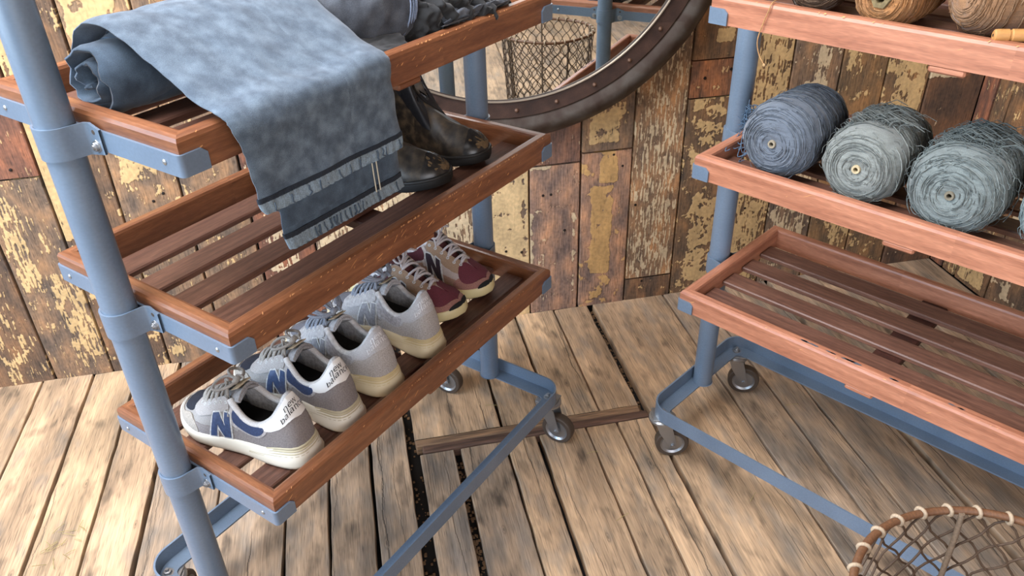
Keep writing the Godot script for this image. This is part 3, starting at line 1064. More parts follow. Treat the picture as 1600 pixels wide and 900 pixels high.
class Last:
	var host: Node3D
	var base: Array
	var top: Array
	var sy: Array
	var foot := 1.0
	var len := .278
	var bulge := 1.06
	var belly := .62
	var noise: FastNoiseLite
	var amp := .0006
	func ground(p: float) -> float:
		return smoothstep(.66, 1.0, p) * .014
	func out(q: float) -> Vector3:
		var s := fposmod(q + 1.0, 2.0) - 1.0
		var p := absf(s)
		var z: float = host.curve(base, p, 2)
		return Vector3(signf(s) * host.curve(base, p, 1) + bend(z), 0, z)
	func bend(z: float) -> float:
		return foot * (.009 * sin(PI * clampf(z / len, 0, 1)) - .004 * z / len)
	func at(q: float, v: float) -> Vector3:
		var s := fposmod(q + 1.0, 2.0) - 1.0
		var p := absf(s)
		var sg := signf(s)
		var b := out(q)
		b.y = host.curve(sy, p, 1) + ground(p) - .004
		var tz: float = host.curve(top, p, 3)
		var t := Vector3(sg * host.curve(top, p, 1) + bend(tz), host.curve(top, p, 2), tz)
		var c := Vector3((b.x - bend(b.z)) * bulge + bend(b.z), lerpf(b.y, t.y, belly), lerpf(b.z, t.z, .12))
		var x := b * (1 - v) * (1 - v) + c * 2.0 * v * (1 - v) + t * v * v
		if noise:
			var k := noise.get_noise_3d(x.x * 40, x.y * 40, x.z * 40) * amp * sin(PI * clampf(v, 0, 1))
			x += Vector3(k, k, k * .3)
		return x
	func normal(q: float, v: float) -> Vector3:
		var e := .004
		var a := at(q + e, v) - at(q - e, v)
		var v0 := clampf(v - .01, 0, 1)
		var v1 := clampf(v + .01, 0, 1)
		var b := at(q, v1) - at(q, v0)
		var n := a.cross(b).normalized()
		var o := at(q, clampf(v, .05, .95)) - Vector3(0, .04, clampf(at(q, .5).z, .06, len - .06))
		return n if n.dot(o) > 0 else -n

func sneaker_last(foot: float) -> Last:
	var l := Last.new()
	l.host = self
	l.foot = foot
	l.base = [[0, 0, 0], [.05, .016, .0025], [.1, .026, .010], [.16, .0315, .027], [.25, .0335, .062], [.38, .0325, .106], [.5, .036, .146], [.62, .0425, .186], [.74, .0455, .218], [.84, .039, .247], [.93, .022, .27], [1.0, 0, .278]]
	l.top = [[0, 0, .139, .024], [.035, .008, .137, .025], [.08, .0165, .124, .03], [.14, .028, .104, .041], [.22, .0345, .086, .068], [.31, .035, .0895, .095], [.4, .030, .111, .121], [.46, .022, .117, .137], [.58, .0165, .1, .165], [.68, .014, .085, .19], [.73, .008, .0785, .203], [.77, 0, .0755, .211], [.88, 0, .064, .236], [1.0, 0, .051, .259]]
	l.sy = [[0, .039], [.2, .038], [.45, .033], [.7, .027], [1, .026]]
	return l

func boot_last(foot: float) -> Last:
	var l := Last.new()
	l.host = self
	l.foot = foot
	l.len = .295
	l.belly = .55
	l.bulge = 1.05
	l.base = [[0, 0, 0], [.05, .017, .003], [.1, .027, .011], [.16, .033, .03], [.25, .035, .066], [.38, .033, .112], [.5, .036, .152], [.62, .043, .192], [.74, .047, .226], [.84, .0425, .257], [.93, .026, .284], [1.0, 0, .295]]
	l.top = [[0, 0, .232, -.012], [.05, .018, .232, -.008], [.1, .03, .232, .002], [.16, .038, .231, .022], [.25, .043, .229, .05], [.34, .041, .226, .082], [.42, .02, .222, .104], [.47, .009, .214, .112], [.55, .006, .166, .118], [.62, .004, .128, .128], [.66, .0, .106, .146], [.72, 0, .092, .176], [.8, 0, .0775, .208], [.88, 0, .0725, .238], [.95, .0, .066, .264], [1.0, 0, .058, .278]]
	l.sy = [[0, .03], [.3, .03], [.42, .024], [.7, .022], [1, .022]]
	return l

# a sheet laid on the surface, cut to a polygon in (q, v), raised by off
func patch(l: Last, poly: PackedVector2Array, off: float, dq := .04, dv := .12) -> ArrayMesh:
	var m := MB.new()
	var lo := poly[0]
	var hi := poly[0]
	for q in poly:
		lo = lo.min(q)
		hi = hi.max(q)
	var ids := {}
	for a in range(floori(lo.x / dq), ceili(hi.x / dq)):
		for b in range(floori(lo.y / dv), ceili(hi.y / dv)):
			var cell := PackedVector2Array([Vector2(a * dq, b * dv), Vector2((a + 1) * dq, b * dv), Vector2((a + 1) * dq, (b + 1) * dv), Vector2(a * dq, (b + 1) * dv)])
			for piece in Geometry2D.intersect_polygons(cell, poly):
				var tr := Geometry2D.triangulate_polygon(piece)
				var loc := []
				for q in piece:
					var key := Vector2i(roundi(q.x * 20000), roundi(q.y * 20000))
					if not ids.has(key):
						ids[key] = m.p(l.at(q.x, q.y) + l.normal(q.x, q.y) * off, q)
					loc.append(ids[key])
				for k in range(0, tr.size(), 3):
					var mid: Vector2 = (piece[tr[k]] + piece[tr[k + 1]] + piece[tr[k + 2]]) / 3.0
					m.tri_to(loc[tr[k]], loc[tr[k + 1]], loc[tr[k + 2]], l.normal(mid.x, mid.y))
	# skirt
	var cen := (lo + hi) * .5
	for k in poly.size():
		var a := poly[k]
		var b := poly[(k + 1) % poly.size()]
		var n := maxi(1, int(maxf(absf(b.x - a.x) / dq, absf(b.y - a.y) / dv)) + 1)
		for s in n:
			var c := a.lerp(b, float(s) / n)
			var d := a.lerp(b, float(s + 1) / n)
			var nc := l.normal(c.x, c.y)
			var nd := l.normal(d.x, d.y)
			var pc := l.at(c.x, c.y)
			var pd := l.at(d.x, d.y)
			var away := (pc + pd) * .5 - l.at(cen.x, cen.y)
			m.face_to([pc + nc * off, pd + nd * off, pd - nd * .0006, pc - nc * .0006], away)
	return m.mesh()

func poly_of(a: Array) -> PackedVector2Array:
	var o := PackedVector2Array()
	for k in range(0, a.size(), 2):
		o.append(Vector2(a[k], a[k + 1]))
	return o

func smooth_poly(a: Array, n := 4) -> PackedVector2Array:
	# closed Catmull-Rom through the corners
	var p := poly_of(a)
	var o := PackedVector2Array()
	var m := p.size()
	for k in m:
		for s in n:
			o.append(p[k].cubic_interpolate(p[(k + 1) % m], p[(k - 1 + m) % m], p[(k + 2) % m], float(s) / n))
	return o

func mirror_poly(p: PackedVector2Array) -> PackedVector2Array:
	var o := PackedVector2Array()
	for q in p:
		o.append(Vector2(-q.x, q.y))
	o.reverse()
	return o

# words bent round the surface; at = (q, v) of the middle, size = letter height in metres
func words_on(l: Last, words: String, at: Vector2, size: float, off: float, q_per_m: float, v_per_m: float, turn := 0.0) -> ArrayMesh:
	var tm := TextMesh.new()
	var f := SystemFont.new()
	f.font_names = PackedStringArray(["Droid Sans"])
	f.font_weight = 400
	tm.font = f
	tm.text = words
	tm.font_size = 32
	tm.pixel_size = size / 22.0
	tm.depth = 0.0
	tm.curve_step = 2.0
	var a := tm.surface_get_arrays(0)
	var m := MB.new()
	var vs: PackedVector3Array = a[Mesh.ARRAY_VERTEX]
	var ix: PackedInt32Array = a[Mesh.ARRAY_INDEX]
	for k in vs.size():
		var x := vs[k].x
		var y := vs[k].y
		var q := at.x + (x * cos(turn) - y * sin(turn)) * q_per_m
		var v := at.y + (x * sin(turn) + y * cos(turn)) * v_per_m
		m.p(l.at(q, v) + l.normal(q, v) * off)
	for k in range(0, ix.size(), 3):
		var c := (vs[ix[k]] + vs[ix[k + 1]] + vs[ix[k + 2]]) / 3.0
		m.tri_to(ix[k], ix[k + 1], ix[k + 2], l.normal(at.x + c.x * q_per_m, clampf(at.y + c.y * v_per_m, .05, .95)))
	return m.mesh()

func sole_rings(l: Last, rings: Array, cols := 64, p0 := -1.0, p1 := 1.0) -> Array:
	var rows := []
	for r in rings:
		var row := []
		for k in cols:
			var q := lerpf(p0, p1, float(k) / (cols if p1 - p0 > 1.99 else cols - 1))
			var a := l.out(q)
			var tg := l.out(q + .006) - l.out(q - .006)
			var n := Vector3(tg.z, 0, -tg.x).normalized()
			if n.dot(a - Vector3(0, 0, clampf(a.z, .05, l.len - .05))) < 0:
				n = -n
			var p := absf(fposmod(q + 1.0, 2.0) - 1.0)
			var flare: float = r[2] if r.size() > 2 else 0.0
			var e: float = r[0] + flare * (1.0 - smoothstep(.1, .45, p))
			var y: float = r[1] if r[1] < 1.0 else curve(l.sy, p, 1) + (r[1] - 2.0)
			row.append(a + n * e + Vector3(0, y + l.ground(p), 0))
		rows.append(row)
	return rows

var fine_tex: ImageTexture

func soft(col: Color, rough := .85, bump := .05, scale := 14.0, rim := 0.0) -> StandardMaterial3D:
	if fine_tex == null:
		fine_tex = blend_tex(256, 256, 401, Color(.72, .72, .72), Color(1, 1, 1), 256, 256, .03, 4, .12)
	var m := mat(col, rough, 0.0, fine_tex, Vector3.ONE * scale, bump)
	if rim > 0.0:
		m.rim_enabled = true
		m.rim = rim
		m.rim_tint = .5
	return m

func upper_mesh(l: Last, off: float, q0: float, q1: float, v0: float, v1: float, nq: int, nv: int, inwards := false) -> ArrayMesh:
	var m := MB.new()
	var rows := []
	for b in nv + 1:
		var v := lerpf(v0, v1, float(b) / nv)
		var row := []
		for a in nq + 1:
			var q := lerpf(q0, q1, float(a) / nq)
			row.append(l.at(q, v) + l.normal(q, v) * off)
		rows.append(row)
	m.grid(rows, false, false, 1, 1, null, true)
	var w := l.normal(q0 + (q1 - q0) * .25, .4) * (-1.0 if inwards else 1.0)
	var n := nq + 1
	# look at the facet a quarter of the way round
	var k := (int(nv * .4) * nq + int(nq * .25)) * 6
	var f := (m.v[m.i[k + 2]] - m.v[m.i[k]]).cross(m.v[m.i[k + 1]] - m.v[m.i[k]])
	if f.dot(w) < 0:
		m.flip_from(0)
	return m.mesh()

var shoe_mats := {}

func shoe_mat(key: String, make: Callable) -> StandardMaterial3D:
	if not shoe_mats.has(key):
		shoe_mats[key] = make.call()
	return shoe_mats[key]

func lace_path(l: Last, p0: float, p1: float, lift: float) -> Array:
	# from the right row of eyelets at p0 over the tongue to the left row at p1
	var a := l.at(p0, .9) + l.normal(p0, .9) * .002
	var b := l.at(-p1, .9) + l.normal(-p1, .9) * .002
	var o := []
	for k in 8:
		var t := k / 7.0
		var x := a.lerp(b, t)
		x += Vector3(0, 1, .35).normalized() * lift * sin(PI * t)
		o.append(x)
	o[0] -= l.normal(p0, .9) * .003
	o[7] -= l.normal(-p1, .9) * .003
	return o

func flat_tube(path: Array, w: float, h: float) -> ArrayMesh:
	var m := MB.new()
	m.tube(path, w, 6)
	return m.mesh()

func make_sneaker(label: String, group: String, at: Transform3D, foot: float, c: Dictionary, sd: int) -> Node3D:
	var t := thing("sneaker", label, "sneaker", at, group)
	var l := sneaker_last(foot)
	l.noise = FastNoiseLite.new()
	l.noise.seed = sd
	l.noise.frequency = 1.0
	l.amp = .0016
	var rng := RandomNumberGenerator.new()
	rng.seed = sd
	# sole
	var s := MB.new()
	var rings := sole_rings(l, [[-.006, .0006], [.001, .0006, .003], [.0035, .0035, .004]])
	s.grid(rings, true, false, 1, 1, Vector3.UP, true)
	s.orient(0)
	s.fan(rings[0], Vector3.DOWN)
	put("outsole", s.mesh(), c.outsole, t)
	var s2 := MB.new()
	var r2 := sole_rings(l, [[.003, .003, .004], [.0052, .0055, .0055], [.006, .011, .0055], [.0052, .018, .003], [.0048, 1.992, .001], [.0036, 1.9985], [.001, 2.0], [-.004, 1.999]], 72)
	s2.grid(r2, true, false, 1, 1, null, true)
	s2.orient(0)
	put("midsole", s2.mesh(), c.sole, t)
	# ribbed clip round the heel
	var hr := []
	for k in 26:
		var u := k / 25.0
		var rid := .0032 * sqrt(absf(sin(u * PI * 5.0)))
		hr.append([.0034 + rid - .0045 * u * u, 1.982 + u * .025])
	hr.append([-.001, 2.0072])
	var s3 := MB.new()
	var rows := sole_rings(l, hr, 49, -.36, .36)
	for r in rows.size():
		for k in 49:
			var e := absf(k / 24.0 - 1.0)
			var sq := 1.0 - .62 * smoothstep(.45, 1.0, e)
			var y0: float = rows[0][k].y
			rows[r][k].y = y0 + (rows[r][k].y - y0) * sq
	s3.grid(rows, false, false, 1, 1, null, true)
	s3.orient(0)
	put("heel_clip", s3.mesh(), c.clip, t)
	# body of the upper
	var up := put("upper", upper_mesh(l, 0, -1, 1, 0, 1, 84, 12), c.mesh, t)
	put("lining", upper_mesh(l, -.0042, -.5, .5, .12, 1, 40, 8, true), c.lining, up)
	var ins := MB.new()
	var ring := []
	for k in 40:
		var q := lerpf(-.66, .66, k / 39.0)
		var a := l.out(q)
		ring.append(Vector3((a.x - l.bend(a.z)) * .86 + l.bend(a.z), .064 - .016 * a.z / .2, lerpf(.1, a.z, .94)))
	ins.fan(ring, Vector3.UP)
	put("insole", ins.mesh(), c.insole, t)
	var lb := MB.new()
	lb.box(Vector3(-.022, .0628, .028), Vector3(.022, .0638, .08), .0002)
	put("insole_label", lb.mesh(), c.label, t)
	var tl := text_flat("ENC", .013)
	put("insole_print", tl, c.print, t, Transform3D(Basis(Vector3(-1, 0, 0), Vector3(0, 0, 1), Vector3(0, 1, 0)), Vector3(0, .0641, .05)))
	# padded collar roll
	var cp := []
	for k in 45:
		var q := lerpf(-.43, .43, k / 44.0)
		cp.append(l.at(q, 1.0) + Vector3(0, -.003, 0) - l.normal(q, .97) * .003)
	var cm := MB.new()
	cm.tube(cp, .0058, 8)
	put("collar_padding", cm.mesh(), c.collar, t)
	# overlays: [name, polygon, both sides?, height, material]
	var off := .0012
	var tabp := smooth_poly([-.21, .98, -.21, .76, -.16, .66, -.08, .62, 0, .55, .08, .62, .16, .66, .21, .76, .21, .98, .1, .995, 0, .995, -.1, .995], 3)
	for k in tabp.size():
		tabp[k].y = minf(tabp[k].y, .997)
	put("heel_counter", patch(l, smooth_poly([-.42, .06, -.36, .5, -.2, .72, 0, .66, .2, .72, .36, .5, .42, .06, .2, .02, 0, .02, -.2, .02], 3), off, .04, .12), c.suede, t)
	put("heel_tab", patch(l, tabp, off * 2.0, .035, .1), c.tab, t)
	for sd2 in 2:
		var side := func(a: Array, n := 3) -> PackedVector2Array:
			var pp := smooth_poly(a, n)
			for k in pp.size():
				pp[k].y = clampf(pp[k].y, .004, .997)
			return pp if sd2 == 0 else mirror_poly(pp)
		put("eyestay", patch(l, side.call([.43, .975, .435, .78, .46, .68, .54, .6, .66, .56, .78, .64, .79, .985, .7, .985, .56, .985, .46, .985]), off * 1.6, .03, .1), c.eyestay, t)
		put("side_panel", patch(l, side.call([.205, .88, .235, .6, .3, .42, .4, .4, .425, .52, .4, .8, .37, .94, .29, .94]), off * 2.2, .025, .1), c.accent, t)
		put("panel_edge", patch(l, side.call([.19, .91, .222, .57, .295, .36, .42, .34, .45, .5, .42, .82, .38, .975, .28, .975]), off * 1.8, .025, .1), c.edge2, t)
		put("foxing", patch(l, side.call([.36, .02, .38, .2, .5, .26, .64, .3, .74, .36, .76, .02]), off * .9, .04, .1), c.suede, t)
		# the letter on the side
		var n := PackedVector2Array()
		var nb := PackedVector2Array()
		for q in [[0, 0], [.3, 0], [.3, .52], [.68, 0], [1, 0], [1, 1], [.7, 1], [.7, .48], [.32, 1], [0, 1]]:
			var xx: float = q[0] if sd2 == 0 else q[0]
			var slant: float = (q[1] - .5) * -.028
			var px: float = .45 + (1.0 - xx) * .125 + slant if sd2 == 0 else -(.45 + xx * .125 + slant)
			n.append(Vector2(px, .07 + q[1] * .56))
		var grown := Geometry2D.offset_polygon(scaled(n, Vector2(1, .25)), .0095)
		nb = scaled(grown[0], Vector2(1, 4)) if grown.size() else n
		put("letter_edge", patch(l, nb, off * 2.1, .03, .1), c.edge, t)
		put("letter", patch(l, n, off * 2.7, .03, .1), c.accent2, t)
	# toe: overlay round the front, panel behind it
	put("toe_guard", patch(l, smooth_poly([.7, .03, .72, .34, .8, .5, .88, .4, .94, .62, 1.0, .7, 1.06, .62, 1.12, .4, 1.2, .5, 1.28, .34, 1.3, .03, 1.15, .015, 1.0, .015, .85, .015], 3), off * 1.5, .03, .1), c.toe, t)
	var vp := [.79, .97, .79, .62, .84, .52, .9, .56, .95, .76, 1.0, .84, 1.05, .76, 1.1, .56, 1.16, .52, 1.21, .62, 1.21, .97, 1.1, .985, 1.0, .985, .9, .985]
	if c.has("bumper"):
		vp = [.745, .9, .75, .46, .8, .32, .87, .36, .93, .6, 1.0, .74, 1.07, .6, 1.13, .36, 1.2, .32, 1.25, .46, 1.255, .9, 1.1, .985, 1.0, .985, .9, .985]
	put("toe_box", patch(l, smooth_poly(vp, 3), off * (1.9 if c.has("bumper") else .8), .03, .1), c.vamp, t)
	if c.has("bumper"):
		put("toe_bumper", patch(l, smooth_poly([.9, .02, .925, .3, 1.0, .46, 1.075, .3, 1.1, .02, 1.0, .005], 3), off * 3.0, .03, .1), c.bumper, t)
	# tongue
	var tg := MB.new()
	var trows := []
	for k in 11:
		var u := k / 10.0
		var z := lerpf(.208, .108, u)
		var y := lerpf(.072, .13, pow(u, 1.1)) + (.006 * u)
		var hw := lerpf(.012, .025, u)
		var row := []
		for j in 9:
			var a := lerpf(-1, 1, j / 8.0)
			row.append(Vector3(a * hw + l.bend(z), y - a * a * .012 * (.4 + u), z))
		for j in 9:
			var a := lerpf(1, -1, j / 8.0)
			row.append(Vector3(a * hw * .96 + l.bend(z), y - a * a * .012 * (.4 + u) - .005, z - .003))
		trows.append(row)
	tg.grid(trows, true, false, 1, 1, null, true)
	tg.orient(0)
	tg.fan(trows[10], Vector3(0, .6, -1))
	put("tongue", tg.mesh(), c.tongue, t)
	var tb := MB.new()
	tb.box(Vector3(-.016, -.0006, -.010), Vector3(.016, .0008, .010), .0003)
	var tlab := put("tongue_label", tb.mesh(), c.label, t, Transform3D(Basis(Vector3.RIGHT, .52), Vector3(l.bend(.118), .1325, .12)))
	# laces
	var ps := [.745, .69, .63, .57, .51, .455]
	for k in 6:
		var lm := MB.new()
		lm.tube(lace_path(l, ps[k], ps[maxi(k - 1, 0)] if k % 2 else ps[k], .009 + .001 * k), .0031, 6)
		put("lace", lm.mesh(), c.lace, t)
		if k > 0 and k < 5:
			var lm2 := MB.new()
			lm2.tube(lace_path(l, ps[k - 1], ps[k], .012 + .001 * k), .0029, 6)
			put("lace", lm2.mesh(), c.lace, t)
	for k in 6:
		for sg in [-1.0, 1.0]:
			var em := MB.new()
			em.lathe([[.0012, .0006], [.0024, .0012], [.0036, .0004], [.0038, 0]], 10)
			var nn := l.normal(sg * ps[k], .86)
			put("eyelet", em.mesh(), c.edge, t, Transform3D(basis_y(nn), l.at(sg * ps[k], .86) + nn * .002))
	# bow: knot, two loops, two ends
	var kz := .128
	var ko := Vector3(l.bend(kz), .137, kz)
	var bw: float = c.get("bow", .62)
	var kn := MB.new()
	kn.tube([ko + Vector3(-.006, 0, .002), ko + Vector3(-.002, .004, 0), ko + Vector3(.003, .003, -.002), ko + Vector3(.006, -.001, 0)], .0052, 7)
	put("lace_knot", kn.mesh(), c.lace, t)
	for sg in [-1.0, 1.0]:
		for extra in (3 if bw > 1.0 else 1):
			var lp := []
			var big := (.034 + rng.randf() * .008) * (1.0 if bw < 1.0 else 1.25 + .2 * extra)
			var rise := .1 if bw < 1.0 else .25 + .22 * extra
			var dd := Vector3(sg * (.75 - .2 * extra), rise, .65 + .25 * rng.randf()).normalized()
			var side_ := Vector3(-dd.z * sg, .35, dd.x * sg).normalized()
			for k in 15:
				var a := TAU * k / 14.0 * .94 + .15
				lp.append(ko + Vector3(sg * .002, .003, .001 * extra) + dd * big * (1.0 - cos(a)) * .5 + side_ * big * .3 * sin(a) + Vector3(0, -.3 * big * pow((1.0 - cos(a)) * .5, 2.0) * (1.0 if bw < 1.0 else .5), 0))
			var bm := MB.new()
			bm.tube(lp, .0028, 6)
			put("lace_loop", bm.mesh(), c.lace, t)
		var en := []
		for k in 8:
			var u := k / 7.0
			en.append(ko + Vector3(sg * (.003 + .027 * u + .005 * sin(u * 5 + sd)), .003 - .052 * u * u + .006 * sin(u * 4.0), .012 * u + .012 * sin(u * 3.1 + sg)))
		var ee := MB.new()
		ee.tube(en, .0026, 6)
		put("lace_end", ee.mesh(), c.lace, t)
	# heel lettering
	if c.has("words"):
		put("heel_lettering", words_on(l, "new", Vector2(.03, .86), .0115, off * 2.0 + .0009, -2.9, 9.0), c.words, t)
		put("heel_lettering", words_on(l, "balance", Vector2(.03, .745), .0115, off * 2.0 + .0009, -2.9, 9.0), c.words, t)
	return t

func scaled(p: PackedVector2Array, k: Vector2) -> PackedVector2Array:
	var o := PackedVector2Array()
	for q in p:
		o.append(q * k)
	return o

func basis_y(n: Vector3) -> Basis:
	var x := n.cross(Vector3(.2, .3, 1)).normalized()
	return Basis(x, n, x.cross(n))

func text_flat(words: String, size: float) -> Mesh:
	var tm := TextMesh.new()
	var f := SystemFont.new()
	f.font_names = PackedStringArray(["Droid Sans"])
	f.font_weight = 700
	tm.font = f
	tm.text = words
	tm.font_size = 32
	tm.pixel_size = size / 24.0
	tm.depth = .0003
	return tm

var t1_turn: Transform3D
var t2_turn: Transform3D

# a place on a trolley's shelf: local (u, w), what is its forward direction (du, dw)
func on_shelf(tr: Transform3D, u: float, y: float, w: float, du: float, dw: float) -> Transform3D:
	var z := Vector3(du, 0, dw).normalized()
	return tr * Transform3D(Basis(Vector3.UP.cross(z), Vector3.UP, z), Vector3(u, y, w))

func sneakers():
	var dark := soft(Color(.035, .035, .04), .95, 0)
	var label_ := soft(Color(.72, .64, .52), .8, 0)
	var black := mat(Color(.03, .03, .035), .7)
	var white := mat(Color(.85, .845, .83), .5)
	var blue := {
		"outsole": soft(Color(.2, .19, .17), .8), "sole": mat(Color(.84, .815, .75), .5), "clip": mat(Color(.68, .64, .53), .5), "mesh": soft(Color(.66, .645, .63), .9, .12, 70), "lining": soft(Color(.7, .69, .68), .9, .05), "insole": dark, "label": label_, "print": black,
		"collar": soft(Color(.84, .83, .82), .85, .05, 50), "suede": soft(Color(.56, .53, .52), .95, .1, 36, .3), "tab": white, "eyestay": soft(Color(.72, .7, .685), .9, .08, 50), "accent": soft(Color(.2, .27, .42), .8, .08, 30), "edge": soft(Color(.86, .86, .85), .6, 0),
		"accent2": soft(Color(.27, .35, .5), .45, .03), "edge2": soft(Color(.74, .72, .71), .9, .05), "toe": soft(Color(.7, .665, .62), .95, .1, 36, .3), "vamp": soft(Color(.1, .12, .18), .9, .12, 40), "tongue": soft(Color(.62, .61, .61), .9, .1, 30), "lace": soft(Color(.66, .64, .61), .9, .1, 40), "words": black,
	}
	var grey := blue.duplicate()
	grey.merge({"outsole": soft(Color(.24, .21, .17), .8), "sole": mat(Color(.82, .765, .63), .5), "clip": mat(Color(.77, .7, .53), .5), "mesh": soft(Color(.72, .71, .71), .9, .12, 70), "lining": soft(Color(.74, .74, .74), .9), "insole": soft(Color(.22, .21, .2), .9), "suede": soft(Color(.74, .72, .7), .95, .1, 36, .3), "tab": soft(Color(.78, .77, .77), .9, .06, 60), "eyestay": soft(Color(.76, .75, .75), .9, .08),
		"accent": soft(Color(.7, .69, .7), .85, .1), "accent2": soft(Color(.6, .6, .62), .7), "toe": soft(Color(.76, .74, .71), .95, .1, 36, .3), "vamp": soft(Color(.47, .47, .5), .9, .12, 40), "tongue": soft(Color(.75, .75, .76), .9, .1, 30), "lace": soft(Color(.6, .63, .68), .9, .1, 40), "words": soft(Color(.95, .95, .95), .6, 0), "edge2": soft(Color(.76, .76, .77), .9, .05), "collar": soft(Color(.86, .86, .86), .85, .05), "bow": 1.55}, true)
	var red := blue.duplicate()
	red.merge({"outsole": soft(Color(.06, .06, .06), .8), "bumper": soft(Color(.09, .09, .09), .9, .1), "sole": mat(Color(.8, .74, .55), .5), "clip": mat(Color(.8, .76, .65), .5), "mesh": soft(Color(.8, .74, .71), .9, .12, 70), "suede": soft(Color(.7, .56, .48), .95, .1, 36, .3), "tab": soft(Color(.8, .76, .75), .6, .03), "eyestay": soft(Color(.68, .57, .47), .9, .08, 50), "accent": soft(Color(.36, .14, .19), .8, .08, 30),
		"accent2": soft(Color(.2, .15, .2), .6, .03), "toe": soft(Color(.66, .47, .42), .95, .1, 36, .3), "vamp": soft(Color(.43, .165, .215), .8, .1, 40), "tongue": soft(Color(.36, .17, .17), .85, .1), "lace": soft(Color(.82, .79, .79), .9, .1, 40), "collar": soft(Color(.93, .92, .93), .8, .05), "label": soft(Color(.85, .82, .8), .7, 0), "edge2": soft(Color(.82, .78, .76), .9, .05), "words": soft(Color(.45, .2, .24), .7, 0)}, true)
	var y := .5563 - .0305
	make_sneaker("nearest grey and blue sneaker with white heel tab, its heel by the shelf corner", "", on_shelf(t1_turn, .125, y, .166, -.16, -.98), 1.0, blue, 21)
	make_sneaker("second grey and blue sneaker, behind the nearest one, half hidden by it", "", on_shelf(t1_turn, .228, y, .166, -.06, -1.0), -1.0, blue, 33)
	make_sneaker("pale grey sneaker with big loopy laces and cream sole next to the blue pair", "", on_shelf(t1_turn, .338, y, .163, .02, -1.0), 1.0, grey, 45)
	make_sneaker("pale grey sneaker with cream sole next to the burgundy pair", "", on_shelf(t1_turn, .474, y, .160, -.02, -1.0), -1.0, grey, 52)
	make_sneaker("burgundy and tan sneaker, toe outwards, next to the pale grey sneakers", "", on_shelf(t1_turn, .566, y, -.142, .11, 1.0), -1.0, red, 64)
	make_sneaker("burgundy and tan sneaker farthest along the shelf, by the far post", "", on_shelf(t1_turn, .673, y, -.142, .11, 1.0), 1.0, red, 75)

func make_boot(label: String, at: Transform3D, foot: float, m: Dictionary, sd: int):
	var t := thing("boot", label, "boot", at, "")
	var l := boot_last(foot)
	l.noise = FastNoiseLite.new()
	l.noise.seed = sd
	l.amp = .003
	l.noise.frequency = .6
	var s := MB.new()
	var rings := sole_rings(l, [[-.004, .0005], [.002, .0005], [.004, .003], [.0045, .0145], [.0035, .016]], 72)
	s.grid(rings, true, false, 1, 1, null, true)
	s.orient(0)
	s.fan(rings[0], Vector3.DOWN)
	put("sole", s.mesh(), m.sole, t)
	var w := MB.new()
	var r2 := sole_rings(l, [[.0035, .0158], [.0048, .017], [.0048, .0205], [.003, .0222], [-.003, .0224]], 72)
	w.grid(r2, true, false, 1, 1, null, true)
	w.orient(0)
	put("welt", w.mesh(), m.welt, t)
	put("upper", upper_mesh(l, 0, -1, 1, 0, 1, 96, 22), m.leather, t)
	put("toe_cap", patch(l, smooth_poly([.86, .02, .865, .3, .89, .62, .92, .98, 1.0, .985, 1.08, .98, 1.11, .62, 1.135, .3, 1.14, .02, 1.0, .01], 3), .0016, .02, .07), m.cap, t)
	# scuffed bare leather on the toe
	var rng := RandomNumberGenerator.new()
	rng.seed = sd
	var sc := []
	for k in 12:
		var a := TAU * k / 12.0
		sc.append(1.0 + foot * .01 + cos(a) * .045 * rng.randf_range(.6, 1.2))
		sc.append(.42 + sin(a) * .22 * rng.randf_range(.7, 1.2))
	put("toe_scuff", patch(l, smooth_poly(sc, 3), .0021, .02, .07), m.scuff, t)
	for j in 30:
		var q := 1.0 + rng.randf_range(-.11, .09)
		var v := rng.randf_range(.3, .85)
		var sm := []
		for k in 6:
			var a := TAU * k / 6.0
			sm.append(q + cos(a) * rng.randf_range(.004, .016))
			sm.append(v + sin(a) * rng.randf_range(.012, .06))
		put("toe_scuff", patch(l, smooth_poly(sm, 2), .00205, .02, .07), m.scuff if j % 3 else m.welt, t)
	for sg in [-1.0, 1.0]:
		var pp := smooth_poly([.3, .99, .33, .7, .42, .44, .52, .36, .63, .42, .655, .7, .655, .985, .6, .985, .5, .985, .4, .99], 3)
		for k in pp.size():
			pp[k].y = clampf(pp[k].y, .01, .995)
		put("quarter", patch(l, pp if sg > 0 else mirror_poly(pp), .0018, .02, .07), m.quarter, t)
		for k in 6:
			var p := .44 + .038 * k
			var nn := l.normal(sg * p, .86)
			var em := MB.new()
			em.lathe([[.0012, .0002], [.0022, .001], [.0034, .0006], [.0036, 0]], 12)
			put("eyelet", em.mesh(), m.welt, t, Transform3D(basis_y(nn), l.at(sg * p, .86) + nn * .0019))

func boots():
	var lt := blend_tex(256, 256, 431, Color(.055, .047, .04), Color(.3, .25, .19), 256, 256, .02, 4, .15, 0, 0, 1.6)
	var ct := blend_tex(256, 256, 437, Color(.03, .033, .042), Color(.22, .2, .18), 256, 256, .025, 4, .15, 0, 0, 1.7)
	var qt := soft(Color(.06, .07, .095), .45, .1)
	var m := {"sole": soft(Color(.04, .04, .042), .7, .08), "welt": soft(Color(.1, .09, .08), .6, .08), "leather": mat(Color.WHITE, .5, 0, lt, Vector3.ONE * 7, .08), "cap": mat(Color.WHITE, .33, 0, ct, Vector3.ONE * 8, .05), "scuff": soft(Color(.43, .34, .22), .8, .12, 20), "quarter": qt}
	var y := .8849 - .0305
	make_boot("worn black leather boot with scuffed toe, partly under the hanging jeans", on_shelf(t1_turn, .52, y, -.142, .14, 1.0), -1.0, m, 7)
	make_boot("worn black leather boot with scuffed toe, nearer the far end of the shelf", on_shelf(t1_turn, .655, y, -.142, .13, 1.0), 1.0, m, 9)
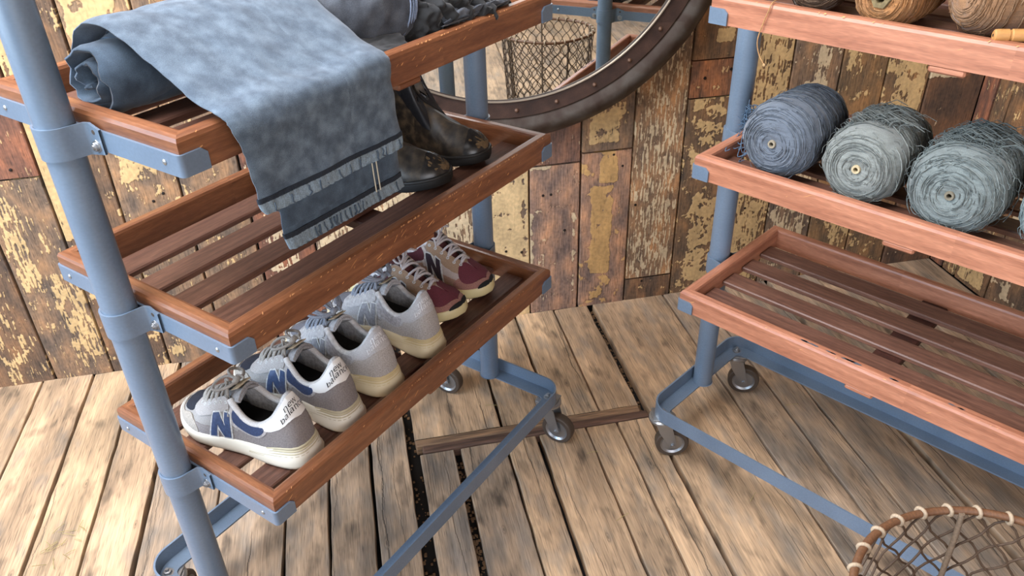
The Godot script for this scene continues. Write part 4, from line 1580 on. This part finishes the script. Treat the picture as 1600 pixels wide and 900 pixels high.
# ---------------------------------------------------------------- mirror
func round_mirror():
	var n := Vector3(-.0396, .003, 1).normalized()
	var x := Vector3.UP.cross(n).normalized()
	var b := Basis(x, n, x.cross(n))   # own y axis looks into the room
	var t := thing("round_mirror", "large round mirror in a riveted rusty metal ring hung on the plank wall", "mirror", Transform3D(b, Vector3(.412, 1.274, .05)))
	var g := MB.new()
	g.lathe([[0, 0], [.524, 0], [.524, -.006], [0, -.006]], 96)
	put("glass", g.mesh(), mat(Color(.9, .92, .91), .015, 1.0), t)
	var rust := blend_tex(512, 512, 501, Color(.2, .14, .105), Color(.31, .285, .26), 512, 512, .008, 4, .14, 0, 0, 1.7)
	var rust2 := blend_tex(256, 256, 507, Color(.17, .11, .085), Color(.29, .2, .16), 256, 256, .02, 5, .15)
	var rm := mat(Color.WHITE, .55, .25, rust, Vector3.ONE * 3.0, .1)
	var rm2 := mat(Color.WHITE, .6, .15, rust2, Vector3.ONE * 3.0, .1)
	var r := MB.new()
	r.lathe([[.566, .0045], [.569, .002], [.573, .0035], [.588, .012], [.602, .0135], [.616, .0085], [.63, -.006], [.642, -.024], [.646, -.036], [.63, -.04], [.56, -.04]], 128, Transform3D.IDENTITY, true)
	put("ring", r.mesh(), rm, t)
	var f := MB.new()
	f.lathe([[.5165, -.002], [.5165, .008], [.5195, .0088], [.5225, .0075], [.5235, .0025], [.53, .0035], [.5655, .0052], [.567, .002], [.567, -.006]], 128)
	put("rim_band", f.mesh(), rm2, t)
	var e := MB.new()
	e.lathe([[.5155, .006], [.5165, .0098], [.519, .0102], [.521, .008]], 128)
	put("bright_lip", e.mesh(), mat(Color(.55, .5, .44), .4, .6), t)
	for k in 30:
		var a := TAU * (k + .32) / 30.0
		var v := MB.new()
		v.lathe([[0, .0065], [.003, .006], [.0055, .0035], [.0066, 0]], 12, Transform3D.IDENTITY, true)
		put("rivet", v.mesh(), mat_rivet(), t, Transform3D(Basis.IDENTITY, Vector3(cos(a) * .546, .0042, sin(a) * .546)))

var rivet_m: StandardMaterial3D
func mat_rivet() -> StandardMaterial3D:
	if rivet_m == null:
		rivet_m = mat(Color(.36, .26, .2), .5, .3)
	return rivet_m

# ---------------------------------------------------------------- cloth
func spline(pts: Array, t: float) -> Vector2:
	var n := pts.size() - 1
	var x := clampf(t, 0, 1) * n
	var k := mini(int(x), n - 1)
	var a: Vector2 = pts[k]
	var b: Vector2 = pts[k + 1]
	return a.cubic_interpolate(b, pts[maxi(k - 1, 0)], pts[mini(k + 2, n)], x - k)

# flattened leg that follows path (w, y) and spans u0..u1; edges: [[t, u0, u1], ...]
func leg_sheet(path: Array, edges: Array, th: float, sd: int, amp: float, t0 := 0.0, t1 := 1.0, grow := 0.0, pucker := 0.0, ns := 60, nu := 34) -> ArrayMesh:
	var m := MB.new()
	var nz := FastNoiseLite.new()
	nz.seed = sd
	nz.frequency = 1.0
	nz.fractal_octaves = 3
	var rows := []
	for k in ns + 1:
		var t := lerpf(t0, t1, float(k) / ns)
		var c := spline(path, t)
		var d := (spline(path, t + .01) - spline(path, t - .01)).normalized()
		var nn := Vector2(-d.y, d.x)
		if nn.y < 0 and absf(nn.y) > .3 or (absf(nn.y) <= .3 and nn.x < 0):
			nn = -nn
		var u0 := curve(edges, t, 1) - grow
		var u1 := curve(edges, t, 2) + grow
		var row := []
		for j in nu * 2:
			var top := j < nu
			var f := float(j) / (nu - 1) if top else 1.0 - float(j - nu) / (nu - 1)
			var u := lerpf(u0, u1, f)
			var e := minf(f, 1 - f)
			var half := th * .5 * sqrt(clampf(e * 14.0, .03, 1.0)) + grow
			var lift := nz.get_noise_3d(u * 9.0, t * 4.0, 0) * amp + nz.get_noise_3d(u * 26.0, t * 11.0, 5.0) * amp * .35
			if top:
				lift += nz.get_noise_3d(u * 60.0, t * 26.0, 9.0) * amp * .12
			if pucker > 0.0 and top:
				lift += pucker * (sin(u * 540.0 + sin(u * 90.0) * 2.0) * .5 + nz.get_noise_3d(u * 140, t * 40, 3))
			var wv := u + nz.get_noise_2d(t * 7.0, 40.0 + (0.0 if f < .5 else 9.0)) * .006
			var o := c + nn * (lift + (half if top else -half))
			row.append(Vector3(wv, o.y, o.x))
		rows.append(row)
	m.grid(rows, true, false, 4, 4, null, true)
	m.orient(0)
	m.fan(rows[0], rows[0][0] - rows[1][0])
	m.fan(rows[ns], rows[ns][0] - rows[ns - 1][0])
	return m.mesh()

# bolster along u: ring(s) at stations [u, w, y, rx, ry]
func bolster(st: Array, sd: int, amp: float, n := 40, sub := 8, fq := 22.0) -> ArrayMesh:
	var m := MB.new()
	var nz := FastNoiseLite.new()
	nz.seed = sd
	nz.frequency = 1.0
	nz.fractal_octaves = 4
	var rows := []
	var total := (st.size() - 1) * sub
	for k in total + 1:
		var t := float(k) / sub
		var i := mini(int(t), st.size() - 2)
		var q := []
		for c in 5:
			var a: float = st[maxi(i - 1, 0)][c]
			var b: float = st[i][c]
			var d: float = st[i + 1][c]
			var e: float = st[mini(i + 2, st.size() - 1)][c]
			q.append(cubic_interpolate(b, d, a, e, t - i))
		var row := []
		for j in n:
			var a := TAU * j / n
			var ca := signf(cos(a)) * pow(absf(cos(a)), .85)
			var sa := signf(sin(a)) * pow(absf(sin(a)), .85)
			var k2 := 1.0 + (nz.get_noise_3d(q[0] * fq, cos(a) * 1.3, sin(a) * 1.3) * amp + nz.get_noise_3d(q[0] * fq * 3.0, cos(a) * 4, sin(a) * 4) * amp * .35) * (1.0 if sa > -.6 else .3)
			row.append(Vector3(q[0], q[2] + sa * q[4] * k2, q[1] + ca * q[3] * k2))
		rows.append(row)
	m.grid(rows, true, false, 4, 4, null, true)
	m.orient(0)
	m.fan(rows[0], Vector3(-1, 0, 0))
	m.fan(rows[total], Vector3(1, 0, 0))
	return m.mesh()

# sheet of cloth from a line in (w, y), carried along u, with thickness
func ribbon(line: Array, u0: float, u1: float, th: float, sd: int, amp: float, n := 10) -> ArrayMesh:
	var m := MB.new()
	var nz := FastNoiseLite.new()
	nz.seed = sd
	nz.frequency = 1.0
	var rows := []
	for k in line.size():
		var a: Vector2 = line[maxi(k - 1, 0)]
		var b: Vector2 = line[mini(k + 1, line.size() - 1)]
		var d := (b - a).normalized()
		var nn := Vector2(-d.y, d.x)
		var c: Vector2 = line[k]
		var row := []
		var e0 := u0 + nz.get_noise_2d(k * .23, 3.0) * .012
		for j in n * 2:
			var f := float(j) / (n - 1) if j < n else 1.0 - float(j - n) / (n - 1)
			var s := 1.0 if j < n else -1.0
			var lift := nz.get_noise_2d(f * 2.0, k * .2) * amp
			var o := c + nn * (lift + s * th * .5 * (1.0 if f > .06 else .45))
			row.append(Vector3(lerpf(e0, u1, f), o.y, o.x))
		rows.append(row)
	m.grid(rows, true, false, 1, 1, null, true)
	m.orient(0)
	m.fan(rows[0], rows[0][0] - rows[1][0])
	m.fan(rows[rows.size() - 1], rows[rows.size() - 1][0] - rows[rows.size() - 2][0])
	return m.mesh()

func cloth_mat(sd: int, a: Color, b: Color, scale := 4.0) -> StandardMaterial3D:
	var t := blend_tex(512, 512, sd, a, b, 512, 512, .016, 5, .26, 0, 0, 1.15)
	var m := mat(Color.WHITE, .95, 0, t, Vector3.ONE * scale, .08)
	m.rim_enabled = true
	m.rim = .25
	m.rim_tint = .6
	return m

func jeans():
	var t := thing("jeans", "faded blue jeans rolled up on the top shelf with two legs hanging over its rail", "jeans", t1_turn)
	var dn := cloth_mat(521, Color(.205, .255, .31), Color(.385, .445, .5))
	var dn2 := cloth_mat(523, Color(.165, .22, .28), Color(.285, .355, .42))
	var pale := soft(Color(.53, .6, .65), .95, .2, 40)
	var seam := soft(Color(.11, .15, .2), .95, .1, 30)
	var thread := mat(Color(.78, .77, .7), .8)
	# rolled body: inner bolster and the spiral of its wound end
	put("rolled_body", bolster([[.075, .0, 1.19, .044, .046], [.1, .0, 1.191, .05, .05], [.2, .0, 1.192, .054, .052], [.31, .002, 1.193, .056, .054], [.42, .004, 1.192, .054, .052]], 3, .07), dn2, t)
	var sp := []
	for k in 60:
		var a := -2.3 + k / 59.0 * 13.4
		var r := lerpf(.0545, .0115, k / 59.0)
		r *= 1.0 + .09 * sin(a * 2.0 + 1.0)
		sp.append(Vector2(.004 + cos(a) * r * (.98 - .1 * k / 59.0), 1.1935 + sin(a) * r * 1.0))
	put("rolled_end", ribbon(sp, .026, .135, .0085, 11, .004), dn2, t)
	# the two legs
	var low := [Vector2(-.056, 1.19), Vector2(-.03, 1.237), Vector2(.015, 1.25), Vector2(.07, 1.236), Vector2(.13, 1.205), Vector2(.185, 1.178), Vector2(.2185, 1.1705), Vector2(.2275, 1.156), Vector2(.2275, 1.1), Vector2(.226, 1.03), Vector2(.2265, .965)]
	var up := [Vector2(-.062, 1.195), Vector2(-.032, 1.246), Vector2(.015, 1.259), Vector2(.072, 1.246), Vector2(.135, 1.215), Vector2(.19, 1.187), Vector2(.226, 1.178), Vector2(.2375, 1.163), Vector2(.238, 1.13), Vector2(.239, 1.08), Vector2(.2415, 1.04)]
	var el := [[0, .09, .35], [.3, .085, .35], [.6, .09, .35], [.8, .105, .35], [1, .118, .353]]
	var eu := [[0, .05, .38], [.2, .05, .365], [.45, .053, .35], [.6, .056, .345], [.8, .066, .343], [1, .081, .346]]
	var l1 := put("leg", leg_sheet(low, el, .0095, 31, .0024), dn2, t)
	put("hem", leg_sheet(low, el, .0095, 31, .0024, .962, 1.0, .0012, .0016, 8, 90), pale, l1)
	put("hem_seam", leg_sheet(low, el, .0095, 31, .0024, .952, .963, .0014, .0008, 3, 80), seam, l1)
	var l2 := put("leg", leg_sheet(up, eu, .0095, 37, .0042), dn, t)
	put("hem", leg_sheet(up, eu, .0095, 37, .0042, .95, 1.0, .0012, .0016, 8, 90), pale, l2)
	put("hem_seam", leg_sheet(up, eu, .0095, 37, .0042, .936, .951, .0014, .0008, 3, 80), seam, l2)
	# puckers: short ridges across the hems, and the felled side seam of the lower leg
	for j in 2:
		var path: Array = low if j == 0 else up
		var pk := MB.new()
		var rng := RandomNumberGenerator.new()
		rng.seed = 90 + j
		for k in 26:
			if rng.randf() < .4:
				continue
			var u := lerpf(curve(el if j == 0 else eu, 1, 1) + .008, curve(el if j == 0 else eu, 1, 2) - .006, (k + rng.randf() * .6) / 26.0)
			var line := []
			for s in 4:
				var tt := lerpf(.955 if j else .966, .995, s / 3.0)
				var c := spline(path, tt)
				line.append(Vector3(u + .006 * s / 3.0 * rng.randf_range(-.4, 1), c.y, c.x + .0073 + (.0042 if j else .0024) * .2))
			pk.tube(line, rng.randf_range(.0007, .0017), 5)
		put("hem_puckers", pk.mesh(), dn2, l1 if j == 0 else l2).set_meta("kind", "stuff")
	var ss := MB.new()
	for dx in [0.0, .009]:
		var line := []
		for s in 12:
			var tt := lerpf(.83, .965, s / 11.0)
			var c := spline(low, tt)
			line.append(Vector3(.286 + dx + .004 * s / 11.0, c.y, c.x + .0062))
		ss.tube(line, .0011, 5)
	put("side_seam", ss.mesh(), thread, l1)

func dark_workwear():
	var t := thing("workwear_trousers", "dark grey blue work trousers rolled and crumpled on the top shelf behind the jeans", "trousers", t1_turn)
	var gb := cloth_mat(541, Color(.17, .19, .225), Color(.36, .385, .42), 3.0)
	var dk := cloth_mat(547, Color(.05, .055, .062), Color(.19, .2, .21), 5.0)
	var stitch := soft(Color(.5, .56, .66), .9, .1, 30)
	put("roll", bolster([[.365, .05, 1.2, .05, .05], [.39, .056, 1.208, .07, .066], [.43, .066, 1.208, .078, .07], [.475, .078, 1.207, .078, .068], [.5, .084, 1.205, .076, .066]], 8, .09), gb, t)
	for k in 3:
		var st := MB.new()
		var line := []
		for j in 25:
			var a := -PI * .4 + TAU * .72 * j / 24.0
			line.append(Vector3(.487 + k * .0075 + .003 * sin(a * 3.0), 1.206 + sin(a) * (.07 - k * .001), .082 + cos(a) * (.08 - k * .001)))
		st.tube(line, .0016 if k < 2 else .0032, 6)
		put("stitched_band", st.mesh(), stitch, t)
	put("flap", leg_sheet([Vector2(.0, 1.155), Vector2(.06, 1.165), Vector2(.11, 1.17), Vector2(.15, 1.163), Vector2(.175, 1.148)], [[0, .34, .5], [1, .345, .46]], .008, 51, .006), dk, t)
	put("crumpled_part", bolster([[.492, .1, 1.185, .05, .045], [.53, .115, 1.178, .07, .048], [.61, .12, 1.172, .074, .042], [.67, .125, 1.168, .068, .036], [.73, .13, 1.16, .05, .028], [.765, .135, 1.152, .022, .014]], 15, .42, 56, 14, 34.0), dk, t)
	put("crumpled_edge", leg_sheet([Vector2(.09, 1.2), Vector2(.13, 1.205), Vector2(.165, 1.19), Vector2(.19, 1.178), Vector2(.196, 1.172)], [[0, .58, .72], [.5, .55, .74], [1, .52, .7]], .006, 57, .014, 0, 1, 0, 0, 40, 40), gb, t)

# ---------------------------------------------------------------- cones of yarn
func yarn(called: String, label: String, group: String, at: Transform3D, R: float, L: float, r_back: float, col: Color, core: Color, sd: int, fuzz: float, tuft := false, hexcore := false) -> Node3D:
	var t := thing(called, label, "yarn cone", at, group)
	var rng := RandomNumberGenerator.new()
	rng.seed = sd
	var nz := FastNoiseLite.new()
	nz.seed = sd
	nz.frequency = 1.0
	nz.fractal_octaves = 3
	var hole := .0075
	var shape := func(s: float, a: float) -> Vector3:
		# s 0..1 face from the hole outwards, 1..2 along the body, 2..3 back
		var r := 0.0
		var z := 0.0
		if s < 1.0:
			r = lerpf(hole, R * .93, s)
			z = .012 * (1.0 - pow(s, 3.0)) - .004 * (1.0 - smoothstep(0, .2, s)) - .02 * pow(maxf(0, s - .6) / .4, 3.0) * .6
		elif s < 2.0:
			var u := s - 1.0
			r = lerpf(R, r_back, u) * (1.0 - .07 * pow(1.0 - minf(u * 5.0, 1.0), 2.0) - .1 * pow(maxf(0, u * 5.0 - 4.0), 2.0))
			z = -.0121 - u * L
		else:
			r = r_back * .9 * (3.0 - s)
			z = -.0121 - L - .004
		var k := 1.0 + nz.get_noise_3d(cos(a) * 1.6, sin(a) * 1.6, z * 12.0) * .05 + nz.get_noise_3d(cos(a) * 5, sin(a) * 5, z * 45.0) * .022
		if s > .5:
			r *= lerpf(1.0, k, minf((s - .5) * 2.0, 1.0))
		else:
			z += nz.get_noise_3d(r * 60, a * .8, 3.0) * .004 * smoothstep(0, .3, s)
		return Vector3(cos(a) * r, sin(a) * r, z)
	var m := MB.new()
	var rows := []
	for k in 34:
		var s: float = k / 12.0 if k <= 12 else (1.0 + (k - 12) / 18.0 if k <= 30 else 2.0 + (k - 30) / 3.0)
		var row := []
		for j in 56:
			row.append(shape.call(minf(s, 2.98), TAU * j / 56))
		rows.append(row)
	m.grid(rows, true, false, 6, 6, null, true)
	m.orient(0)
	var key := "yarn%d" % sd
	var tex := blend_tex(256, 256, sd + 600, col * .84, col * 1.1, 40, 256, .11, 4, .2)
	var ym := mat(Color.WHITE, .95, 0, tex, Vector3(6, 6, 6), .25)
	ym.rim_enabled = true
	ym.rim = .5
	ym.rim_tint = .6
	put("winding", m.mesh(), ym, t)
	var lift := func(p: Vector3, h: float, face: bool) -> Vector3:
		return p + (Vector3(0, 0, h) if face else Vector3(p.x, p.y, 0).normalized() * h)
	var shades := [soft(col * .88, .95, 0), soft(col * 1.06, .95, 0), soft((col * 1.14).lerp(Color(.8, .8, .78), .15), .95, 0)]
	for g in 3:
		var w := MB.new()
		# turns on the face
		for k in 26:
			var a0 := rng.randf() * TAU
			var s0 := sqrt(rng.randf()) * .98
			var span := rng.randf_range(.5, 2.6)
			var drift := rng.randf_range(-.07, .07)
			var line := []
			var nn := 14
			for j in nn:
				var f := j / float(nn - 1)
				line.append(lift.call(shape.call(clampf(s0 + drift * f, .07, .99), a0 + span * f), rng.randf_range(.0002, .0014) + fuzz * .0012 * sin(f * 9.0 + k), true))
			w.tube(line, rng.randf_range(.0005, .001), 4, false, false)
		# turns round the body
		for k in 34:
			var a0 := rng.randf() * TAU
			var s0 := rng.randf_range(1.01, 1.9)
			var span := rng.randf_range(1.0, 3.4)
			var drift := rng.randf_range(-.16, .16)
			var line := []
			var nn := 16
			for j in nn:
				var f := j / float(nn - 1)
				line.append(lift.call(shape.call(clampf(s0 + drift * f, 1.0, 1.97), a0 + span * f), .0006 + fuzz * .004 * absf(nz.get_noise_2d(k * 3.1, f * 3.0)), false))
			w.tube(line, rng.randf_range(.0007, .0015), 4, false, false)
		put("wound_strands", w.mesh(), shades[g], t).set_meta("kind", "stuff")
	# stray ends
	var ls := MB.new()
	for k in int(150 * fuzz):
		var s0 := rng.randf_range(.55, 1.7)
		var a := rng.randf() * TAU
		var p: Vector3 = shape.call(s0, a)
		var out := Vector3(cos(a), sin(a), .5 if s0 < 1.0 else rng.randf_range(-.3, .3)).normalized()
		var side := Vector3(-sin(a), cos(a), rng.randf_range(-.6, .6)) * (1.0 if rng.randf() < .5 else -1.0)
		var ln := rng.randf_range(.003, .014) * fuzz
		ls.tube([p, p + out * ln * .5 + side * ln * .4, p + out * ln * .62 + side * ln * 1.0, p + out * ln * .3 + side * ln * 1.7 + Vector3(0, -.004, 0)], rng.randf_range(.0003, .0007), 4, false, false)
	if tuft:
		for k in 260:
			var a := PI / 2 + .25 + rng.randfn(0, .4)
			var p: Vector3 = shape.call(rng.randf_range(1.15, 1.6), a)
			var ln := rng.randf_range(.012, .034)
			var dr := Vector3(cos(a) * .5 + rng.randf_range(-.9, .5), 1, rng.randf_range(-.6, .6)).normalized()
			ls.tube([p, p + dr * ln * .5, p + dr * ln * .9 + Vector3(ln * .5, -.1 * ln, 0), p + dr * ln + Vector3(ln * 1.1, -.4 * ln, 0)], rng.randf_range(.0004, .0009), 4, false, false)
	if ls.v.size():
		put("stray_strands", ls.mesh(), shades[1], t).set_meta("kind", "stuff")
	var cm := MB.new()
	if hexcore:
		cm.lathe([[.0075, -.03], [.0075, .0165], [.0155, .0165], [.017, .013], [.017, -.01]], 6, Transform3D(Basis(Vector3.RIGHT, PI / 2), Vector3.ZERO))
	else:
		cm.lathe([[.0042, -.03], [.0042, .0125], [.0074, .0125], [.008, .0105], [.008, -.01]], 20, Transform3D(Basis(Vector3.RIGHT, PI / 2), Vector3.ZERO))
	put("core_tube", cm.mesh(), soft(core, .8, .05), t)
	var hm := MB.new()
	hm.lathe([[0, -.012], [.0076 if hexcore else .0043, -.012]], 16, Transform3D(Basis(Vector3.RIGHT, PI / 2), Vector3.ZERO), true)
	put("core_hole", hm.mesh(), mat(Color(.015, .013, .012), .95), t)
	return t

func yarns():
	var g := "grey blue cones of yarn on the middle shelf"
	var y := .8639 - .0305
	var put_c := func(called: String, label: String, u: float, w: float, R: float, L: float, rb: float, col: Color, core: Color, sd: int, fuzz: float, tuft: bool, du: float):
		yarn(called, label, g, on_shelf(t2_turn, u, y + R + .001, w, du, 1.0), R, L, rb, col, core, sd, fuzz, tuft)
	put_c.call("yarn_cone", "slate blue cone of yarn beside the trolley post, first of the row", .138, .158, .0765, .17, .070, Color(.35, .385, .43), Color(.62, .58, .5), 3, .7, false, .02)
	put_c.call("yarn_cone", "grey green cone of yarn with a frayed tuft on top, second from the post", .302, .156, .073, .175, .066, Color(.46, .48, .465), Color(.8, .73, .58), 5, .9, true, .02)
	put_c.call("yarn_cone", "shaggy teal grey cone of yarn, third from the post", .463, .163, .0765, .17, .072, Color(.415, .45, .445), Color(.5, .47, .4), 7, 1.4, true, .02)
	put_c.call("yarn_cone", "teal grey cone of yarn at the right edge, fourth from the post", .635, .152, .076, .17, .07, Color(.44, .5, .505), Color(.5, .47, .4), 9, 1.0, false, .0)
	var y2 := 1.1721 - .0305
	var g2 := "brown cones of twine on the top shelf"
	yarn("twine_cone", "dark brown cone of twine at the post end of the top shelf", g2, on_shelf(t2_turn, .155, y2 + .06, .13, .35, 1.0), .056, .15, .06, Color(.33, .24, .165), Color(.5, .4, .28), 13, .45)
	yarn("twine_cone", "golden brown cone of twine with a six sided wooden core, facing the viewer", g2, on_shelf(t2_turn, .279, y2 + .055, .15, .02, 1.0), .0535, .14, .058, Color(.59, .41, .24), Color(.5, .44, .3), 15, .35, false, true)
	yarn("twine_cone", "large brown cone of twine lying along the top shelf beside the golden one", g2, on_shelf(t2_turn, .395, y2 + .073, .105, -.8, 1.0), .070, .24, .078, Color(.53, .39, .265), Color(.36, .28, .2), 17, .4)
	# stray blue thread tangled round the post and hanging on the rail beside the first cone
	var t := thing("thread_tangle", "tangle of loose blue thread caught between the post and the first yarn cone", "thread", t2_turn)
	var rng := RandomNumberGenerator.new()
	rng.seed = 77
	var m := MB.new()
	for k in 26:
		var o := Vector3(rng.randf_range(-.004, .02), rng.randf_range(.868, .912), rng.randf_range(.005, .03))
		var l := []
		for j in 6:
			l.append(o + Vector3(rng.randf_range(-.006, .02), rng.randf_range(-.014, .014), rng.randf_range(-.006, .016)))
		m.tube(smooth_line(l, 4), .0008, 4, false, false)
	for k in 9:
		var a := Vector3(rng.randf_range(.012, .03), rng.randf_range(.86, .89), rng.randf_range(.03, .06))
		var b := Vector3(rng.randf_range(.03, .07), rng.randf_range(.838, .862), rng.randf_range(.09, .15))
		var mid := a.lerp(b, .5) + Vector3(rng.randf_range(-.015, .01), rng.randf_range(-.02, .004), 0)
		m.tube(smooth_line([a, mid, b, b + Vector3(.02, .015, rng.randf_range(-.02, .02))], 5), .0009, 4, false, false)
	put("strands", m.mesh(), soft(Color(.36, .47, .58), .95, 0), t)

func smooth_line(p: Array, n: int) -> Array:
	var o := []
	for k in p.size() - 1:
		for s in n:
			o.append((p[k] as Vector3).cubic_interpolate(p[k + 1], p[maxi(k - 1, 0)], p[mini(k + 2, p.size() - 1)], s / float(n)))
	o.append(p[p.size() - 1])
	return o

func small_things():
	var s := thing("wooden_dowel", "pale wooden dowel with a grooved end lying on the front rail of the top shelf", "dowel", t2_turn * Transform3D(Basis(Vector3(.83, .02, -.55).normalized(), Vector3.UP, Vector3(.55, 0, .83)), Vector3(.462, 1.1775, .196)))
	var m := MB.new()
	var tw := Transform3D(Basis(Vector3(0, 0, 1), -PI / 2), Vector3.ZERO)
	m.lathe([[0, 0], [.006, 0], [.0085, .002], [.009, .006], [.009, .02], [.0075, .0215], [.0075, .0235], [.0092, .025], [.0098, .26], [0, .262]], 20, tw)
	put("stick", m.mesh(), mat(Color.WHITE, .6, 0, blend_tex(128, 64, 561, Color(.62, .43, .23), Color(.76, .57, .34), 16, 64, .1, 3, .08), Vector3(2, 12, 12)), s)
	var e := MB.new()
	e.lathe([[0, -.0004], [.0022, -.0003], [.0023, .001]], 12, tw)
	put("end_hole", e.mesh(), mat(Color(.12, .09, .06), .9), s)
	# twine end that hangs from the top shelf over its front rail
	var t := thing("hanging_twine", "thin pale twine end hanging over the front rail of the top shelf", "twine", t2_turn)
	var h := MB.new()
	h.tube(smooth_line([Vector3(.118, 1.186, .16), Vector3(.117, 1.178, .19), Vector3(.116, 1.174, .206), Vector3(.1155, 1.165, .2122), Vector3(.108, 1.14, .2125), Vector3(.102, 1.11, .2128), Vector3(.108, 1.088, .2135), Vector3(.121, 1.0715, .2145)], 6), .0011, 5)
	put("strand", h.mesh(), soft(Color(.72, .55, .36), .95, 0), t)
	var kn := MB.new()
	kn.lathe([[0, -.004], [.0024, -.002], [.0026, .001], [0, .003]], 8, Transform3D(Basis.IDENTITY, Vector3(.122, 1.0705, .2147)), true)
	put("frayed_knot", kn.mesh(), soft(Color(.76, .62, .44), .95, 0), t)

# ---------------------------------------------------------------- wire basket
func wire_basket():
	var c := Vector3(.784, 0, 1.632)
	var t := thing("wire_basket", "tall round basket of woven brown wire with a bound rim, in the lower right corner", "basket", Transform3D(Basis.IDENTITY, c))
	var H := .522
	var R := .212
	var rb := .178
	var wire := soft(Color(.34, .255, .18), .7, .1, 20)
	wire.metallic_specular = .5
	var rimm := soft(Color(.46, .31, .2), .55, .1, 20)
	var pale := soft(Color(.72, .63, .52), .7, .1, 20)
	var rim := []
	for k in 72:
		var a := TAU * k / 72
		rim.append(Vector3(cos(a) * R, H + .0015 * sin(a * 5.0), sin(a) * R))
	var m := MB.new()
	m.tube(rim, .0063, 10, true)
	put("rim", m.mesh(), rimm, t)
	var foot := []
	for k in 60:
		var a := TAU * k / 60
		foot.append(Vector3(cos(a) * rb, .006, sin(a) * rb))
	var fm := MB.new()
	fm.tube(foot, .0055, 8, true)
	put("foot_ring", fm.mesh(), rimm, t)
	var n := 30
	var loop := MB.new()
	loop.tube(ring_pts(.0082, 12), .0034, 6, true)
	var loop_mesh := loop.mesh()
	for k in n:
		var a := TAU * (k + .5) / n
		var tang := Vector3(-sin(a), 0, cos(a))
		var outw := Vector3(cos(a), 0, sin(a))
		put("rim_binding", loop_mesh, pale, t, Transform3D(Basis(outw, Vector3.UP, -tang).rotated(Vector3.UP, .35), Vector3(cos(a) * R, H, sin(a) * R)))
	for dir in [-1.0, 1.0]:
		for k in n:
			var a0 := TAU * (k + .5) / n
			var line := []
			var steps := 40
			for s in steps + 1:
				var u := s / float(steps)
				var a: float = a0 + dir * 1.95 * u
				var r := lerpf(R, rb, u)
				var crossing := u * 1.95 * n / PI
				r += dir * .0024 * sin(crossing * PI * .5 + .8 + k * PI)
				a += .0045 / r * sin(crossing * PI) * dir * .9
				line.append(Vector3(cos(a) * r, H - .006 - (H - .012) * u, sin(a) * r))
			var wm := MB.new()
			wm.tube(line, .0021, 5)
			put("wire", wm.mesh(), wire, t)
	for deg in [287.0, 2.0, 88.0, 148.0, 205.0]:
		var a := deg_to_rad(deg)
		var sm := MB.new()
		sm.tube([Vector3(cos(a) * (R - .008), H + .001, sin(a) * (R - .008)), Vector3(cos(a + .01) * (R - .01), H - .04, sin(a + .01) * (R - .01)), Vector3(cos(a) * (rb - .006), .01, sin(a) * (rb - .006))], .0046, 8)
		put("strut", sm.mesh(), soft(Color(.5, .42, .34), .7, .1, 20), t)
	for k in 7:
		var x := (k - 3) * .05
		var hl := sqrt(maxf(.0, rb * rb - x * x))
		var b1 := MB.new()
		b1.tube([Vector3(x, .008, -hl), Vector3(x, .006, 0), Vector3(x, .008, hl)], .002, 5)
		put("base_wire", b1.mesh(), wire, t)
		var b2 := MB.new()
		b2.tube([Vector3(-hl, .011, x), Vector3(0, .009, x), Vector3(hl, .011, x)], .002, 5)
		put("base_wire", b2.mesh(), wire, t)

func ring_pts(r: float, n: int) -> Array:
	var o := []
	for k in n:
		o.append(Vector3(cos(TAU * k / n) * r, sin(TAU * k / n) * r, 0))
	return o
# ---------------------------------------------------------------- everything
func _ready():
	setup_view()
	floor_boards()
	wall_planks()
	room_shell()
	trolley_materials()
	make_trolley("grey steel trolley with worn orange wood shelves holding the jeans, boots and sneakers", Vector3(-.3576, 0, 1.049), .7701, .8319, .42, .4307, [.5563, .8849, 1.1665], rail_orange, 1.66, [50, 150, 70], [2.4, 0.6, -1.47, -1.4])
	var t2 := make_trolley("grey steel trolley with pinkish wood shelves holding the cones of yarn", Vector3(.8237, 0, .6374), -.9814, .8319, .4162, .4114, [.5395, .8639, 1.1721], rail_pink, 1.3, [10, 6, 12], [.75, .55, 1.0, 2.0])
	t1_turn = Transform3D(Basis(Vector3.UP, .7701), Vector3(-.3576, 0, 1.049))
	t2_turn = Transform3D(Basis(Vector3.UP, -.9814), Vector3(.8237, 0, .6374))
	paint_smears(t2, .5395, .4162, [[.30, .1985, .026], [.345, .1985, .016], [.385, .1985, .03], [.47, .1985, .018], [.585, .198, .016]])
	sneakers()
	boots()
	round_mirror()
	jeans()
	dark_workwear()
	yarns()
	wire_basket()
	small_things()
